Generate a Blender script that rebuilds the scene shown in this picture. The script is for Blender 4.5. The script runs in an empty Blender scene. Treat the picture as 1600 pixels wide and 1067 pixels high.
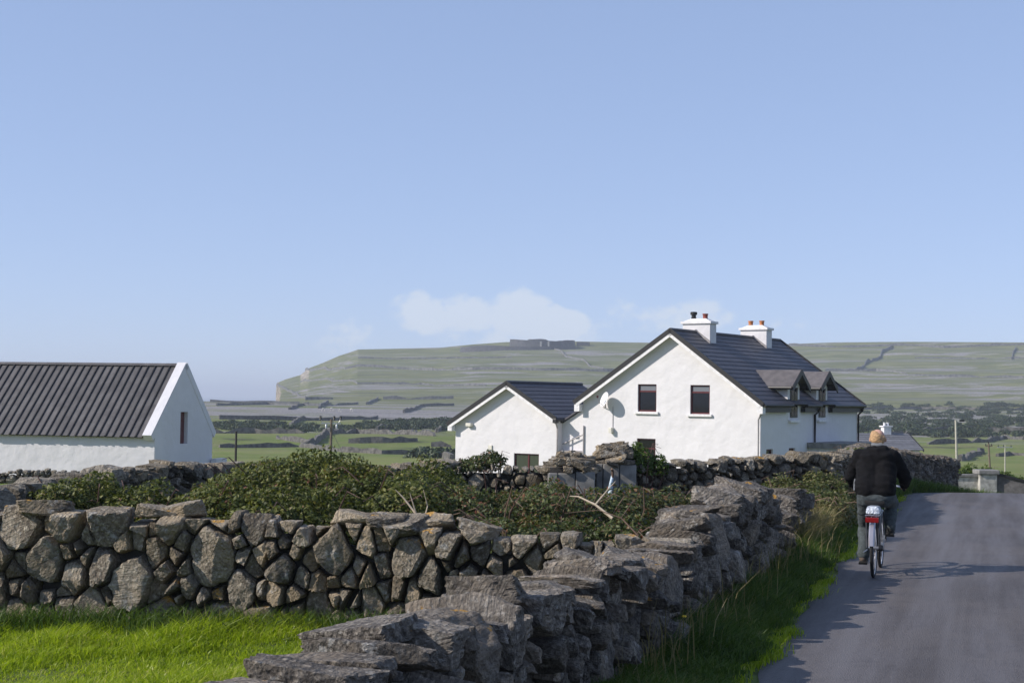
import bpy, bmesh, math, random
import numpy as np
from mathutils import Vector, Matrix, noise as mnoise
R = math.radians
scene = bpy.context.scene
col = scene.collection
random.seed(7); np.random.seed(7)

# ------------------------------------------------------------------ camera, sky, sun
CAM_H = 2.06
EXPOSURE = 0.2
F = 2222.0                                  # focal length in px of a 1600 px wide picture
cd = bpy.data.cameras.new('camera'); cd.sensor_width = 36; cd.lens = 50
cd.clip_start = 0.05; cd.clip_end = 80000
cam = bpy.data.objects.new('camera', cd); col.objects.link(cam)
cam.matrix_world = Matrix.Translation((0, 0, CAM_H)) @ Matrix.Rotation(R(90 + 2.27), 4, 'X') @ Matrix.Rotation(R(0.8), 4, 'Z')
scene.camera = cam

SUN_EL, SUN_BACK = 33.0, 13.0                # sun on the left, a little behind the camera
sun_vec = Vector((-math.cos(R(SUN_BACK)) * math.cos(R(SUN_EL)), -math.sin(R(SUN_BACK)) * math.cos(R(SUN_EL)), math.sin(R(SUN_EL))))
sl = bpy.data.lights.new('sun', 'SUN'); sl.energy = 4.6; sl.angle = R(0.55); sl.color = (1, .925, .84)
so = bpy.data.objects.new('sun', sl); col.objects.link(so)
so.rotation_euler = sun_vec.to_track_quat('Z', 'Y').to_euler(); so.location = (-30, -10, 40)

world = bpy.data.worlds.new('World'); scene.world = world; world.use_nodes = True
wn, wl = world.node_tree.nodes, world.node_tree.links
bg = wn['Background']; bg.inputs['Strength'].default_value = 0.15
sky = wn.new('ShaderNodeTexSky'); sky.sky_type = 'NISHITA'; sky.sun_disc = False
sky.sun_elevation = R(SUN_EL); sky.sun_rotation = math.atan2(sun_vec.x, sun_vec.y)
sky.altitude = 30; sky.air_density = 0.7; sky.dust_density = 0.3; sky.ozone_density = 4.0
# low cumulus near the horizon, in the sky itself
tc = wn.new('ShaderNodeTexCoord'); sep = wn.new('ShaderNodeSeparateXYZ'); wl.new(tc.outputs['Generated'], sep.inputs[0])
def wmath(op, a, b=None, c=None, clamp=False):
    n = wn.new('ShaderNodeMath'); n.operation = op; n.use_clamp = clamp
    for i, v in enumerate((a, b, c)):
        if v is None: continue
        if isinstance(v, (int, float)): n.inputs[i].default_value = v
        else: wl.new(v, n.inputs[i])
    return n.outputs[0]
az = wmath('ARCTAN2', sep.outputs['X'], sep.outputs['Y'])          # radians right of straight ahead
elv = sep.outputs['Z']
def wramp(v, a, b):                                                # smooth 0..1
    n = wn.new('ShaderNodeMapRange'); n.interpolation_type = 'SMOOTHSTEP'; wl.new(v, n.inputs[0])
    n.inputs[1].default_value = a; n.inputs[2].default_value = b; return n.outputs[0]
cmb = wn.new('ShaderNodeCombineXYZ'); wl.new(wmath('MULTIPLY', az, 1.0), cmb.inputs[0]); wl.new(wmath('MULTIPLY', elv, 1.3), cmb.inputs[1])
cmb.inputs[2].default_value = 0.37
nz = wn.new('ShaderNodeTexNoise'); nz.inputs['Scale'].default_value = 21; nz.inputs['Detail'].default_value = 9; nz.inputs['Roughness'].default_value = .58
wl.new(cmb.outputs[0], nz.inputs['Vector'])
nz2 = wn.new('ShaderNodeTexNoise'); nz2.inputs['Scale'].default_value = 4.5; nz2.inputs['Detail'].default_value = 3
wl.new(cmb.outputs[0], nz2.inputs['Vector'])
def bump_at(a0, wa, e0, we):                                       # a soft heap of cloud at one bearing
    da = wmath('DIVIDE', wmath('SUBTRACT', az, a0), wa); de = wmath('DIVIDE', wmath('SUBTRACT', elv, e0), we)
    q = wmath('ADD', wmath('MULTIPLY', da, da), wmath('MULTIPLY', de, de))
    return wmath('SUBTRACT', 1.0, q, clamp=True)
heap = None
for args in ((-.062, .030, .056, .022), (-.030, .034, .060, .022), (.0, .032, .062, .024), (.03, .03, .052, .016), (.105, .055, .062, .019), (-.03, .13, .040, .026), (.13, .09, .052, .014)):
    w = 1.0 if args[1] < .05 else .55
    b = wmath('MULTIPLY', bump_at(*args), w)
    heap = b if heap is None else wmath('MAXIMUM', heap, b)
ring = wmath('MULTIPLY', wmath('MULTIPLY', wramp(elv, .015, .045), wmath('SUBTRACT', 1.0, wramp(elv, .05, .11))), wramp(nz2.outputs[0], .60, .78))
shape = wmath('ADD', heap, wmath('MULTIPLY', ring, .7))
dens = wramp(wmath('ADD', shape, wmath('MULTIPLY', wmath('SUBTRACT', nz.outputs[0], .5), 2.6)), .30, .72)
mixc = wn.new('ShaderNodeMix'); mixc.data_type = 'RGBA'
wl.new(wmath('MULTIPLY', wmath('MULTIPLY', dens, wramp(shape, .02, .22)), .66), mixc.inputs['Factor']); 
# the haze of a bright marine day flattens the sky's range (whole sky alike)
def wvec(op, a, b):
    n = wn.new('ShaderNodeVectorMath'); n.operation = op; wl.new(a, n.inputs[0]); n.inputs[1].default_value = b; return n.outputs[0]
gm = wn.new('ShaderNodeGamma'); gm.inputs['Gamma'].default_value = .42
wl.new(wvec('MULTIPLY', sky.outputs[0], (.085, .085, .085)), gm.inputs['Color'])
SKY_GAIN = 1 / (.15 * 2 ** EXPOSURE)
skyv = wvec('MULTIPLY', gm.outputs[0], (.88 * SKY_GAIN, .955 * SKY_GAIN, 1.19 * SKY_GAIN))
wl.new(skyv, mixc.inputs['A']); mixc.inputs['B'].default_value = (.74 * SKY_GAIN, .80 * SKY_GAIN, .89 * SKY_GAIN, 1)
wl.new(mixc.outputs['Result'], bg.inputs['Color'])

vs = scene.view_settings
vs.view_transform = 'Standard'; vs.look = 'None'; vs.gamma = 1; vs.use_curve_mapping = False; vs.exposure = EXPOSURE
scene.render.engine = 'CYCLES'
scene.cycles.use_denoising = True
scene.cycles.max_bounces = 6; scene.cycles.volume_bounces = 0
scene.cycles.sample_clamp_indirect = 6

# ------------------------------------------------------------------ node helpers and materials
def newmat(name):
    m = bpy.data.materials.new(name); m.use_nodes = True
    nt = m.node_tree; return m, nt.nodes, nt.links, nt.nodes['Principled BSDF']
class NT:
    def __init__(s, n, l): s.n, s.l = n, l
    def _in(s, sock, v):
        if v is None: return
        if hasattr(v, 'default_value') or hasattr(v, 'is_output'): s.l.new(v, sock)
        elif isinstance(v, tuple) and len(v) == 3 and sock.type == 'RGBA': sock.default_value = (*v, 1)
        else: sock.default_value = v
    def math(s, op, a, b=None, clamp=False):
        n = s.n.new('ShaderNodeMath'); n.operation = op; n.use_clamp = clamp
        s._in(n.inputs[0], a); s._in(n.inputs[1], b); return n.outputs[0]
    def noise(s, vec, scale, detail=4, rough=.55, dist=0):
        n = s.n.new('ShaderNodeTexNoise'); s.l.new(vec, n.inputs['Vector'])
        n.inputs['Scale'].default_value = scale; n.inputs['Detail'].default_value = detail
        n.inputs['Roughness'].default_value = rough; n.inputs['Distortion'].default_value = dist
        return n.outputs[0]
    def vor(s, vec, scale, feature='F1', out='Distance'):
        n = s.n.new('ShaderNodeTexVoronoi'); n.feature = feature; s.l.new(vec, n.inputs['Vector'])
        n.inputs['Scale'].default_value = scale; return n.outputs[out]
    def ss(s, v, a, b, lo=0, hi=1):
        n = s.n.new('ShaderNodeMapRange'); n.interpolation_type = 'SMOOTHSTEP'; s.l.new(v, n.inputs[0])
        for i, x in enumerate((a, b, lo, hi)): n.inputs[i + 1].default_value = x
        return n.outputs[0]
    def mix(s, f, a, b, mode='MIX'):
        n = s.n.new('ShaderNodeMix'); n.data_type = 'RGBA'; n.blend_type = mode
        s._in(n.inputs['Factor'], f); s._in(n.inputs['A'], a); s._in(n.inputs['B'], b); return n.outputs['Result']
    def mapping(s, vec, scale=(1, 1, 1), rot=(0, 0, 0), loc=(0, 0, 0)):
        n = s.n.new('ShaderNodeMapping'); s.l.new(vec, n.inputs[0])
        n.inputs['Scale'].default_value = scale; n.inputs['Rotation'].default_value = rot; n.inputs['Location'].default_value = loc
        return n.outputs[0]
    def vadd(s, a, b):
        n = s.n.new('ShaderNodeVectorMath'); n.operation = 'ADD'; s.l.new(a, n.inputs[0]); s.l.new(b, n.inputs[1]); return n.outputs[0]
    def bump(s, h, strength, dist, normal=None):
        n = s.n.new('ShaderNodeBump'); n.inputs['Strength'].default_value = strength; n.inputs['Distance'].default_value = dist
        s.l.new(h, n.inputs['Height'])
        if normal is not None: s.l.new(normal, n.inputs['Normal'])
        return n.outputs[0]
    def pos(s): return s.n.new('ShaderNodeNewGeometry').outputs['Position']
    def attr(s, name):
        n = s.n.new('ShaderNodeAttribute'); n.attribute_name = name; return n.outputs['Fac']

M = {}
def plain(name, c, rough=.6, metal=0, noise_amt=.12, nscale=8, bump=0, spec=.5):
    m, n, l, b = newmat(name); t = NT(n, l); p = t.pos()
    v = t.noise(p, nscale, 5, .6)
    a = tuple(x * (1 - noise_amt) for x in c); d = tuple(min(1, x * (1 + noise_amt)) for x in c)
    l.new(t.mix(t.ss(v, .3, .7), a, d), b.inputs['Base Color'])
    b.inputs['Roughness'].default_value = rough; b.inputs['Metallic'].default_value = metal
    b.inputs['Specular IOR Level'].default_value = spec
    if bump: l.new(t.bump(v, bump, .02), b.inputs['Normal'])
    M[name] = m; return m

def stone_mat(name, dark, mid, light, warm, orange=.5, scale=1.0):
    m, n, l, b = newmat(name); t = NT(n, l)
    tcn = n.new('ShaderNodeTexCoord'); oi = n.new('ShaderNodeObjectInfo')
    rv = n.new('ShaderNodeVectorRotate'); rv.rotation_type = 'AXIS_ANGLE'
    l.new(tcn.outputs['Object'], rv.inputs['Vector']); rv.inputs['Axis'].default_value = (.3, .93, .15)
    l.new(t.math('MULTIPLY', oi.outputs['Random'], 37.0), rv.inputs['Angle'])
    off = n.new('ShaderNodeCombineXYZ'); l.new(t.math('MULTIPLY', oi.outputs['Random'], 91.7), off.inputs[0]); l.new(t.math('MULTIPLY', oi.outputs['Random'], 53.1), off.inputs[2])
    p = t.vadd(rv.outputs[0], off.outputs[0])
    big = t.noise(p, 3.2 * scale, 5, .6); fine = t.noise(p, 26 * scale, 6, .68)
    strata = t.noise(t.mapping(p, (2.0, 2.0, 22)), 2.4 * scale, 5, .62, .35)
    pits = t.vor(p, 38 * scale)
    c = t.mix(t.ss(big, .32, .68), dark, mid)
    c = t.mix(t.ss(fine, .44, .72), c, light)
    c = t.mix(t.math('MULTIPLY', t.ss(t.noise(p, 1.7 * scale, 3), .45, .65), .75), c, warm)
    # every stone a little different
    val = t.math('ADD', .62, t.math('MULTIPLY', t.math('FRACT', t.math('MULTIPLY', oi.outputs['Random'], 17.3)), .72))
    hs = n.new('ShaderNodeHueSaturation'); l.new(c, hs.inputs['Color']); l.new(val, hs.inputs['Value']); c = hs.outputs[0]
    c = t.mix(t.math('MULTIPLY', t.ss(strata, .56, .40), .32), c, tuple(x * .55 for x in dark))
    # pale crustose lichen, some orange lichen on top faces
    geo = n.new('ShaderNodeNewGeometry'); sp = n.new('ShaderNodeSeparateXYZ'); l.new(geo.outputs['Normal'], sp.inputs[0])
    c = t.mix(t.math('MULTIPLY', t.ss(t.noise(p, 7.5 * scale, 6, .7), .58, .66), .62), c, (.46, .45, .42))
    om = t.math('MULTIPLY', t.ss(t.noise(p, 5.0 * scale, 5, .65), .62, .67), t.ss(sp.outputs['Z'], .05, .5))
    om = t.math('MULTIPLY', om, t.math('GREATER_THAN', t.math('FRACT', t.math('MULTIPLY', oi.outputs['Random'], 29.7)), 1 - orange))
    c = t.mix(t.math('MULTIPLY', om, .85), c, (.50, .27, .045))
    l.new(c, b.inputs['Base Color']); b.inputs['Roughness'].default_value = .92; b.inputs['Specular IOR Level'].default_value = .25
    h = t.math('ADD', t.math('MULTIPLY', strata, .9), t.math('ADD', t.math('MULTIPLY', fine, .75), t.math('MULTIPLY', pits, .35)))
    crag = t.noise(p, 9 * scale, 5, .6, .4)
    l.new(t.bump(t.math('ADD', h, t.math('MULTIPLY', crag, 1.6)), 1.0, .045 / scale), b.inputs['Normal'])
    M[name] = m; return m
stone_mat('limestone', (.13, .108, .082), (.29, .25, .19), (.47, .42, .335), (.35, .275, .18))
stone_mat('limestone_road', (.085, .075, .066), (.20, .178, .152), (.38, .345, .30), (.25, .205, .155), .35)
stone_mat('limestone_far', (.12, .105, .085), (.26, .23, .185), (.42, .38, .31), (.32, .265, .185), .25, .8)

def leaf_mat(name, stops, trans=.35, rough=.5):
    m, n, l, b = newmat(name); t = NT(n, l)
    cr = n.new('ShaderNodeValToRGB'); l.new(t.attr('tint'), cr.inputs[0])
    e = cr.color_ramp.elements
    e[0].position = stops[0][0]; e[0].color = (*stops[0][1], 1); e[1].position = stops[-1][0]; e[1].color = (*stops[-1][1], 1)
    for ps, c in stops[1:-1]:
        q = e.new(ps); q.color = (*c, 1)
    l.new(cr.outputs[0], b.inputs['Base Color']); b.inputs['Roughness'].default_value = rough; b.inputs['Specular IOR Level'].default_value = .3
    tr = n.new('ShaderNodeBsdfTranslucent'); l.new(t.mix(1, cr.outputs[0], (1.25, 1.3, .7), 'MULTIPLY'), tr.inputs['Color'])
    mx = n.new('ShaderNodeMixShader'); mx.inputs[0].default_value = trans
    l.new(b.outputs[0], mx.inputs[1]); l.new(tr.outputs[0], mx.inputs[2]); l.new(mx.outputs[0], n['Material Output'].inputs['Surface'])
    M[name] = m; return m
leaf_mat('bramble_leaf', [(0, (.034, .048, .012)), (.4, (.085, .105, .022)), (.75, (.19, .20, .05)), (.9, (.18, .15, .06)), (1, (.17, .075, .045))], .3)
leaf_mat('red_bramble_leaf', [(0, (.034, .05, .018)), (.45, (.08, .105, .032)), (.68, (.15, .16, .06)), (.8, (.17, .10, .05)), (1, (.20, .075, .05))], .3)
leaf_mat('bank_leaf', [(0, (.05, .07, .02)), (.5, (.10, .12, .035)), (.8, (.17, .16, .07)), (1, (.26, .20, .11))], .3)
leaf_mat('lawn_blade', [(0, (.10, .16, .010)), (.4, (.24, .33, .014)), (.8, (.36, .43, .04)), (1, (.52, .48, .20))], .5, .4)
leaf_mat('verge_blade', [(0, (.035, .07, .014)), (.5, (.07, .125, .02)), (.85, (.12, .17, .035)), (1, (.26, .235, .11))], .4, .5)
leaf_mat('dry_blade', [(0, (.13, .125, .05)), (.5, (.24, .20, .10)), (1, (.38, .31, .18))], .35, .6)
leaf_mat('shrub_leaf', [(0, (.05, .09, .015)), (.6, (.10, .15, .03)), (1, (.17, .20, .05))], .35)
leaf_mat('scrub_leaf', [(0, (.022, .04, .016)), (.6, (.04, .062, .024)), (1, (.075, .09, .04))], .2)

def wall_paint(name, c):
    m, n, l, b = newmat(name); t = NT(n, l); p = t.pos()
    big = t.noise(p, .7, 5, .6); streak = t.noise(t.mapping(p, (2.5, 2.5, .25)), 1.5, 5, .65); fine = t.noise(p, 30, 4, .6); lump = t.noise(p, 1.6, 3, .5)
    cc = t.mix(t.ss(big, .35, .7), tuple(x * .95 for x in c), c)
    cc = t.mix(t.math('MULTIPLY', t.ss(streak, .58, .8), .10), cc, (.55, .55, .52))
    l.new(cc, b.inputs['Base Color']); b.inputs['Roughness'].default_value = .85; b.inputs['Specular IOR Level'].default_value = .2
    l.new(t.bump(t.math('ADD', t.math('MULTIPLY', lump, 3), t.math('MULTIPLY', fine, .35)), .5, .035), b.inputs['Normal'])
    M[name] = m
wall_paint('white_render', (.68, .668, .68)); wall_paint('barn_white', (.67, .66, .675))

def roof_tile(name, c):
    m, n, l, b = newmat(name); t = NT(n, l); oi = n.new('ShaderNodeObjectInfo'); p = t.pos()
    v = t.noise(p, 3.5, 5, .65); fine = t.noise(p, 22, 3)
    cc = t.mix(t.ss(v, .3, .75), tuple(x * .78 for x in c), tuple(x * 1.25 for x in c))
    hs = n.new('ShaderNodeHueSaturation'); l.new(cc, hs.inputs['Color']); l.new(t.math('ADD', .85, t.math('MULTIPLY', oi.outputs['Random'], .3)), hs.inputs['Value'])
    l.new(hs.outputs[0], b.inputs['Base Color']); b.inputs['Roughness'].default_value = .55
    l.new(t.bump(fine, .25, .01), b.inputs['Normal']); M[name] = m
roof_tile('roof_tile', (.062, .060, .072)); roof_tile('dormer_slate', (.105, .095, .095)); roof_tile('cottage_slate', (.15, .15, .16))
m, n, l, b = newmat('barn_sheet'); t = NT(n, l); oi = n.new('ShaderNodeObjectInfo'); p = t.pos()
v = t.noise(p, 1.3, 6, .65); rust = t.noise(t.mapping(p, (1, 1, .4)), 4, 5, .7)
cc = t.mix(t.ss(v, .3, .72), (.050, .047, .050), (.105, .10, .10)); cc = t.mix(t.math('MULTIPLY', t.ss(rust, .56, .72), .5), cc, (.115, .095, .085))
hs = n.new('ShaderNodeHueSaturation'); l.new(cc, hs.inputs['Color']); l.new(t.math('ADD', .85, t.math('MULTIPLY', oi.outputs['Random'], .3)), hs.inputs['Value'])
l.new(hs.outputs[0], b.inputs['Base Color']); b.inputs['Roughness'].default_value = .62; M['barn_sheet'] = m

plain('barn_rib', (.016, .015, .017), .6); plain('black_trim', (.014, .013, .014), .45); plain('maroon_frame', (.085, .012, .014), .4)
plain('dark_interior', (.012, .011, .012), .9); plain('sill_white', (.70, .69, .695), .7)
plain('pot_clay', (.40, .15, .055), .8, noise_amt=.25); plain('pot_red', (.20, .045, .03), .8); plain('pot_black', (.012, .012, .014), .5)
plain('grey_pipe', (.30, .28, .28), .5); plain('grey_render', (.20, .195, .185), .9, noise_amt=.3, nscale=5, bump=.6)
plain('pier_render', (.36, .35, .32), .9, noise_amt=.35, nscale=7, bump=.5); plain('dark_render', (.115, .11, .11), .9, noise_amt=.3, nscale=6, bump=.5)
plain('pole_wood', (.14, .105, .075), .85, noise_amt=.3); plain('pole_pale', (.42, .40, .33), .7, noise_amt=.15); plain('pole_dark', (.03, .025, .022), .8)
plain('insulator_black', (.01, .01, .01), .4); plain('galvanised', (.42, .43, .44), .45, .6); plain('wire_grey', (.10, .10, .10), .6)
plain('twig_pale', (.46, .38, .28), .85, noise_amt=.25); plain('twig_brown', (.13, .085, .06), .9, noise_amt=.3); plain('bramble_cane', (.10, .055, .045), .8)
plain('dish_white', (.70, .70, .70), .5); plain('lamp_cream', (.62, .60, .52), .5); plain('enamel_blue', (.55, .66, .76), .4, noise_amt=.1)
plain('sheep_wool', (.62, .59, .52), .95); plain('sheep_dark', (.05, .045, .04), .9); plain('flower_yellow', (.75, .50, .02), .6); plain('flower_white', (.75, .75, .72), .6)
plain('gap_shade', (.05, .045, .04), .95, noise_amt=.4, nscale=9, bump=1)  # shade of the wall gaps put into a colour darker than the stones
plain('fort_stone', (.06, .06, .062), .95, noise_amt=.35, nscale=.35, bump=.4); plain('far_wall_stone', (.13, .13, .125), .95, noise_amt=.4, nscale=.5, bump=.5)
plain('mid_wall_stone', (.10, .095, .085), .95, noise_amt=.5, nscale=1.2, bump=.8)
plain('tyre_rubber', (.014, .014, .015), .8); plain('bike_black', (.012, .012, .014), .35); plain('bike_silver', (.50, .50, .52), .3, .85, .05)
plain('mudguard_white', (.42, .40, .43), .3, .6, .05); plain('reflector_red', (.20, .006, .006), .25); plain('bag_silver', (.42, .46, .52), .35, .3, .3, 30, 1)
plain('jacket_black', (.005, .005, .006), .95, noise_amt=.3, nscale=20, bump=.5, spec=.2); plain('jacket_grey', (.15, .16, .17), .7)
plain('trouser_cloth', (.050, .062, .066), .9, noise_amt=.3, nscale=18, bump=.6); plain('boot_brown', (.10, .075, .06), .8, noise_amt=.3, nscale=20); plain('sole_black', (.012, .012, .012), .8)
plain('skin', (.52, .30, .22), .55, noise_amt=.1); plain('hair_blond', (.42, .26, .13), .7, noise_amt=.3, nscale=60, bump=.8)

def glass(name, c, rough=.04):
    m, n, l, b = newmat(name); b.inputs['Base Color'].default_value = (*c, 1); b.inputs['Roughness'].default_value = rough
    b.inputs['Specular IOR Level'].default_value = .7; M[name] = m
glass('window_glass', (.006, .007, .009)); glass('blind_glass', (.16, .17, .19), .15); glass('door_glass', (.05, .06, .045), .05)

# ------------------------------------------------------------------ mesh helpers
def link(o, parent=None):
    col.objects.link(o)
    if parent is not None: o.parent = parent
    return o
def tag(o, label=None, cat=None, group=None, kind=None):
    if label: o['label'] = label
    if cat: o['category'] = cat
    if group: o['group'] = group
    if kind: o['kind'] = kind
    return o
def thing(name, label, cat, loc=(0, 0, 0), group=None):
    o = link(bpy.data.objects.new(name, None)); o.location = loc; o.empty_display_size = .3
    return tag(o, label, cat, group, 'thing')
def npmesh(name, V, faces, mat, smooth=False, tint=None):
    """faces: list of integer arrays (n,k)."""
    me = bpy.data.meshes.new(name); V = np.asarray(V, np.float32)
    me.vertices.add(len(V)); me.vertices.foreach_set('co', V.ravel())
    nl = sum(f.size for f in faces); npoly = sum(len(f) for f in faces)
    me.loops.add(nl); me.polygons.add(npoly)
    me.loops.foreach_set('vertex_index', np.concatenate([f.ravel() for f in faces]).astype(np.int32))
    st = []; s = 0
    for f in faces:
        st.append(s + np.arange(len(f)) * f.shape[1]); s += f.size
    me.polygons.foreach_set('loop_start', np.concatenate(st).astype(np.int32))
    me.polygons.foreach_set('use_smooth', np.full(npoly, smooth))
    me.update(calc_edges=True)
    if tint is not None:
        a = me.attributes.new('tint', 'FLOAT', 'POINT'); a.data.foreach_set('value', np.asarray(tint, np.float32))
    me.materials.append(M[mat]); return me
class MB:
    """collects simple solids, then links them as one mesh object"""
    def __init__(s): s.v = []; s.f = []
    def hexa(s, c):                                     # 8 corners: bottom ring 4, top ring 4
        i = len(s.v); s.v += [tuple(p) for p in c]
        s.f += [(i, i+3, i+2, i+1), (i+4, i+5, i+6, i+7)] + [(i+k, i+(k+1) % 4, i+4+(k+1) % 4, i+4+k) for k in range(4)]
        return s
    def box(s, x0, x1, y0, y1, z0, z1, fr=lambda a, b, c: (a, b, c)):
        return s.hexa([fr(x0, y0, z0), fr(x1, y0, z0), fr(x1, y1, z0), fr(x0, y1, z0), fr(x0, y0, z1), fr(x1, y0, z1), fr(x1, y1, z1), fr(x0, y1, z1)])
    def tube(s, pts, r, n=8, cap=True):
        pts = [Vector(p) for p in pts]; rs = r if isinstance(r, (list, tuple)) else [r] * len(pts); rings = []
        for k, p in enumerate(pts):
            d = (pts[min(k + 1, len(pts) - 1)] - pts[max(k - 1, 0)]).normalized()
            a = d.cross(Vector((0, 0, 1)))
            if a.length < .05: a = d.cross(Vector((1, 0, 0)))
            a.normalize(); b = d.cross(a); i = len(s.v)
            s.v += [tuple(p + (a * math.cos(2 * math.pi * j / n) + b * math.sin(2 * math.pi * j / n)) * rs[k]) for j in range(n)]
            rings.append(i)
        for i, j in zip(rings, rings[1:]):
            s.f += [(i + k, i + (k + 1) % n, j + (k + 1) % n, j + k) for k in range(n)]
        if cap: s.f += [tuple(rings[0] + k for k in reversed(range(n))), tuple(rings[-1] + k for k in range(n))]
        return s
    def lathe(s, prof, c, n=16, axis=None):             # prof: (radius, height) list
        c = Vector(c); ax = Vector(axis or (0, 0, 1)).normalized(); a = ax.orthogonal().normalized(); b = ax.cross(a); rings = []
        for r, h in prof:
            i = len(s.v); rings.append(i)
            s.v += [tuple(c + ax * h + (a * math.cos(2 * math.pi * j / n) + b * math.sin(2 * math.pi * j / n)) * r) for j in range(n)]
        for i, j in zip(rings, rings[1:]):
            s.f += [(i + k, i + (k + 1) % n, j + (k + 1) % n, j + k) for k in range(n)]
        s.f += [tuple(rings[0] + k for k in reversed(range(n))), tuple(rings[-1] + k for k in range(n))]
        return s
    def build(s, name, mat, parent=None, smooth=False, bevel=0):
        loc = Vector(parent.matrix_world.translation) if parent is not None else Vector()
        if parent is not None:
            q = parent; loc = Vector()
            while q is not None: loc += q.location; q = q.parent
        bm = bmesh.new(); vs_ = [bm.verts.new(Vector(v) - loc) for v in s.v]
        for f in s.f:
            try: bm.faces.new([vs_[i] for i in f])
            except ValueError: pass
        bmesh.ops.recalc_face_normals(bm, faces=bm.faces)
        if bevel: bmesh.ops.bevel(bm, geom=list(bm.edges), offset=bevel, segments=2, affect='EDGES', profile=.6)
        me = bpy.data.meshes.new(name); bm.to_mesh(me); bm.free(); me.materials.append(M[mat])
        if smooth:
            me.polygons.foreach_set('use_smooth', [True] * len(me.polygons))
            me.set_sharp_from_angle(angle=R(40))
        return link(bpy.data.objects.new(name, me), parent)
def px(p, z): return (p - 800) / F * z                  # lateral metres of a bearing at a depth

# ------------------------------------------------------------------ terrain: a low shelf of fields, then a stepped limestone hill with a sea cliff
SEA = -35.0
KN = [(0, 0), (33.3, 0), (34.5, -.03), (37, -.27), (42, -.85), (50, -1.5), (57, -2.0), (70, -2.5), (100, -4.4), (150, -6.2), (250, -7.6), (400, -8), (600, -6), (780, -2.2), (3000, -2.2)]
SKYLINE = [(437, 597), (446, 593), (470, 586), (484, 575), (505, 567), (530, 556), (560, 546), (610, 545), (690, 543), (740, 538), (790, 534.5), (905, 533.5), (985, 535), (1235, 537.5), (1300, 535), (1420, 534), (1600, 535), (2600, 532), (4200, 560), (6000, 600)]
def swave(x, y, seed):
    rs = np.random.RandomState(seed); o = 0
    for k in range(7):
        a = rs.uniform(0, 6.28); f = 2 ** (k * .6); o = o + np.sin((x * math.cos(a) + y * math.sin(a)) * f + rs.uniform(0, 6.28)) / f
    return o * .5
def horizon_px(a): return 616 + .01396 * (a - 400)
def T(x, y):
    x = np.asarray(x, float); y = np.asarray(y, float)
    r = np.hypot(x, y); ys = np.maximum(y, .02 * r + 1e-6)
    a = 800 + F * x / ys
    base = np.interp(r, [k[0] for k in KN], [k[1] for k in KN])
    und = swave(x * .035, y * .035, 3) * np.clip((r - 60) / 80, 0, 1) * np.clip((900 - r) / 300, 0, 1) * .55
    # low rocky scarps between the fields
    for r0, hgt, sd in ((315, 2.2, 11), (455, 2.4, 12), (610, 1.7, 13)):
        rr = r0 + 38 * swave(x * .012, y * .004, sd)
        base = base + hgt * (1 / (1 + np.exp(-(r - rr) / 7.0)) - np.clip((r - rr + 170) / 340, 0, 1))
    h = base + und
    S = np.interp(a, [s[0] for s in SKYLINE], [s[1] for s in SKYLINE])
    angS = (horizon_px(a) - S) / F
    ang0 = (-2.2 - CAM_H) / 780
    t = np.clip((r - 780) / 670, 0, 1)
    wob = swave(a * .006, r * .002, 21) * .035 * np.clip(t * 6, 0, 1) * np.clip((1 - t) * 6, 0, 1)
    tt = np.clip(t + wob, 0, 1); nst = 7.0
    fl = np.floor(tt * nst); fr = tt * nst - fl; e = np.clip((fr - .62) / .3, 0, 1); e = e * e * (3 - 2 * e)
    shp = .45 * tt + .55 * (fl + e) / nst
    hill = CAM_H + (ang0 + (angS - ang0) * shp) * ys
    hill = hill - np.clip((r - 1460) / 700, 0, 1) ** 1.5 * 120
    edge = 437 + 5 * swave(r * .02, a * 0, 31) * np.clip((r - 780) / 300, 0, 1)
    hill = np.where((a > edge) & (y > 0), hill, -2.2 - np.clip((r - 800) / 60, 0, 1) * 60)
    h = np.where(r > 780, hill + und * 0, h)
    return np.maximum(h, SEA - 6)
_kx, _ky = [k[0] for k in KN], [k[1] for k in KN]
def ground(x, y):
    r = math.hypot(x, y)
    return float(np.interp(r, _kx, _ky)) if r < 58 else float(T(x, y))
def on_ground(p, py, r0=60, r1=1450):
    """where the sight line towards a feature first meets the land (used once, to survey positions)"""
    rs_ = np.linspace(r0, r1, 2800); dy = rs_ / math.hypot(1, (p - 800) / F); xs = (p - 800) / F * dy
    y_img = horizon_px(p) + (CAM_H - T(xs, dy)) / dy * F
    i = int(np.argmax(y_img < py)) if (y_img < py).any() else len(rs_) - 1
    return xs[i], dy[i]

ap = np.concatenate([np.arange(-150, 415, 3.0), np.arange(415, 580, 1.5), np.arange(580, 1760, 3.0)])
ang = np.arctan((ap - 800) / F)
ang = np.concatenate([np.linspace(-math.pi, ang[0], 90)[:-1], ang, np.linspace(ang[-1], math.pi, 90)[1:-1]])
rad = np.concatenate([[.6, 2, 4, 6, 8], np.arange(10, 60, 1.6), np.geomspace(60, 780, 130), np.linspace(783, 1470, 170), np.linspace(1490, 2400, 14)])
A, RR = np.meshgrid(ang, rad); X = np.sin(A) * RR; Y = np.cos(A) * RR; Z = T(X, Y)
na, nr = len(ang), len(rad)
V = np.stack([X, Y, Z], -1).reshape(-1, 3)
ii, jj = np.meshgrid(np.arange(nr - 1), np.arange(na), indexing='ij')
j2 = (jj + 1) % na
Q = np.stack([ii * na + jj, (ii + 1) * na + jj, (ii + 1) * na + j2, ii * na + j2], -1).reshape(-1, 4)

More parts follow.
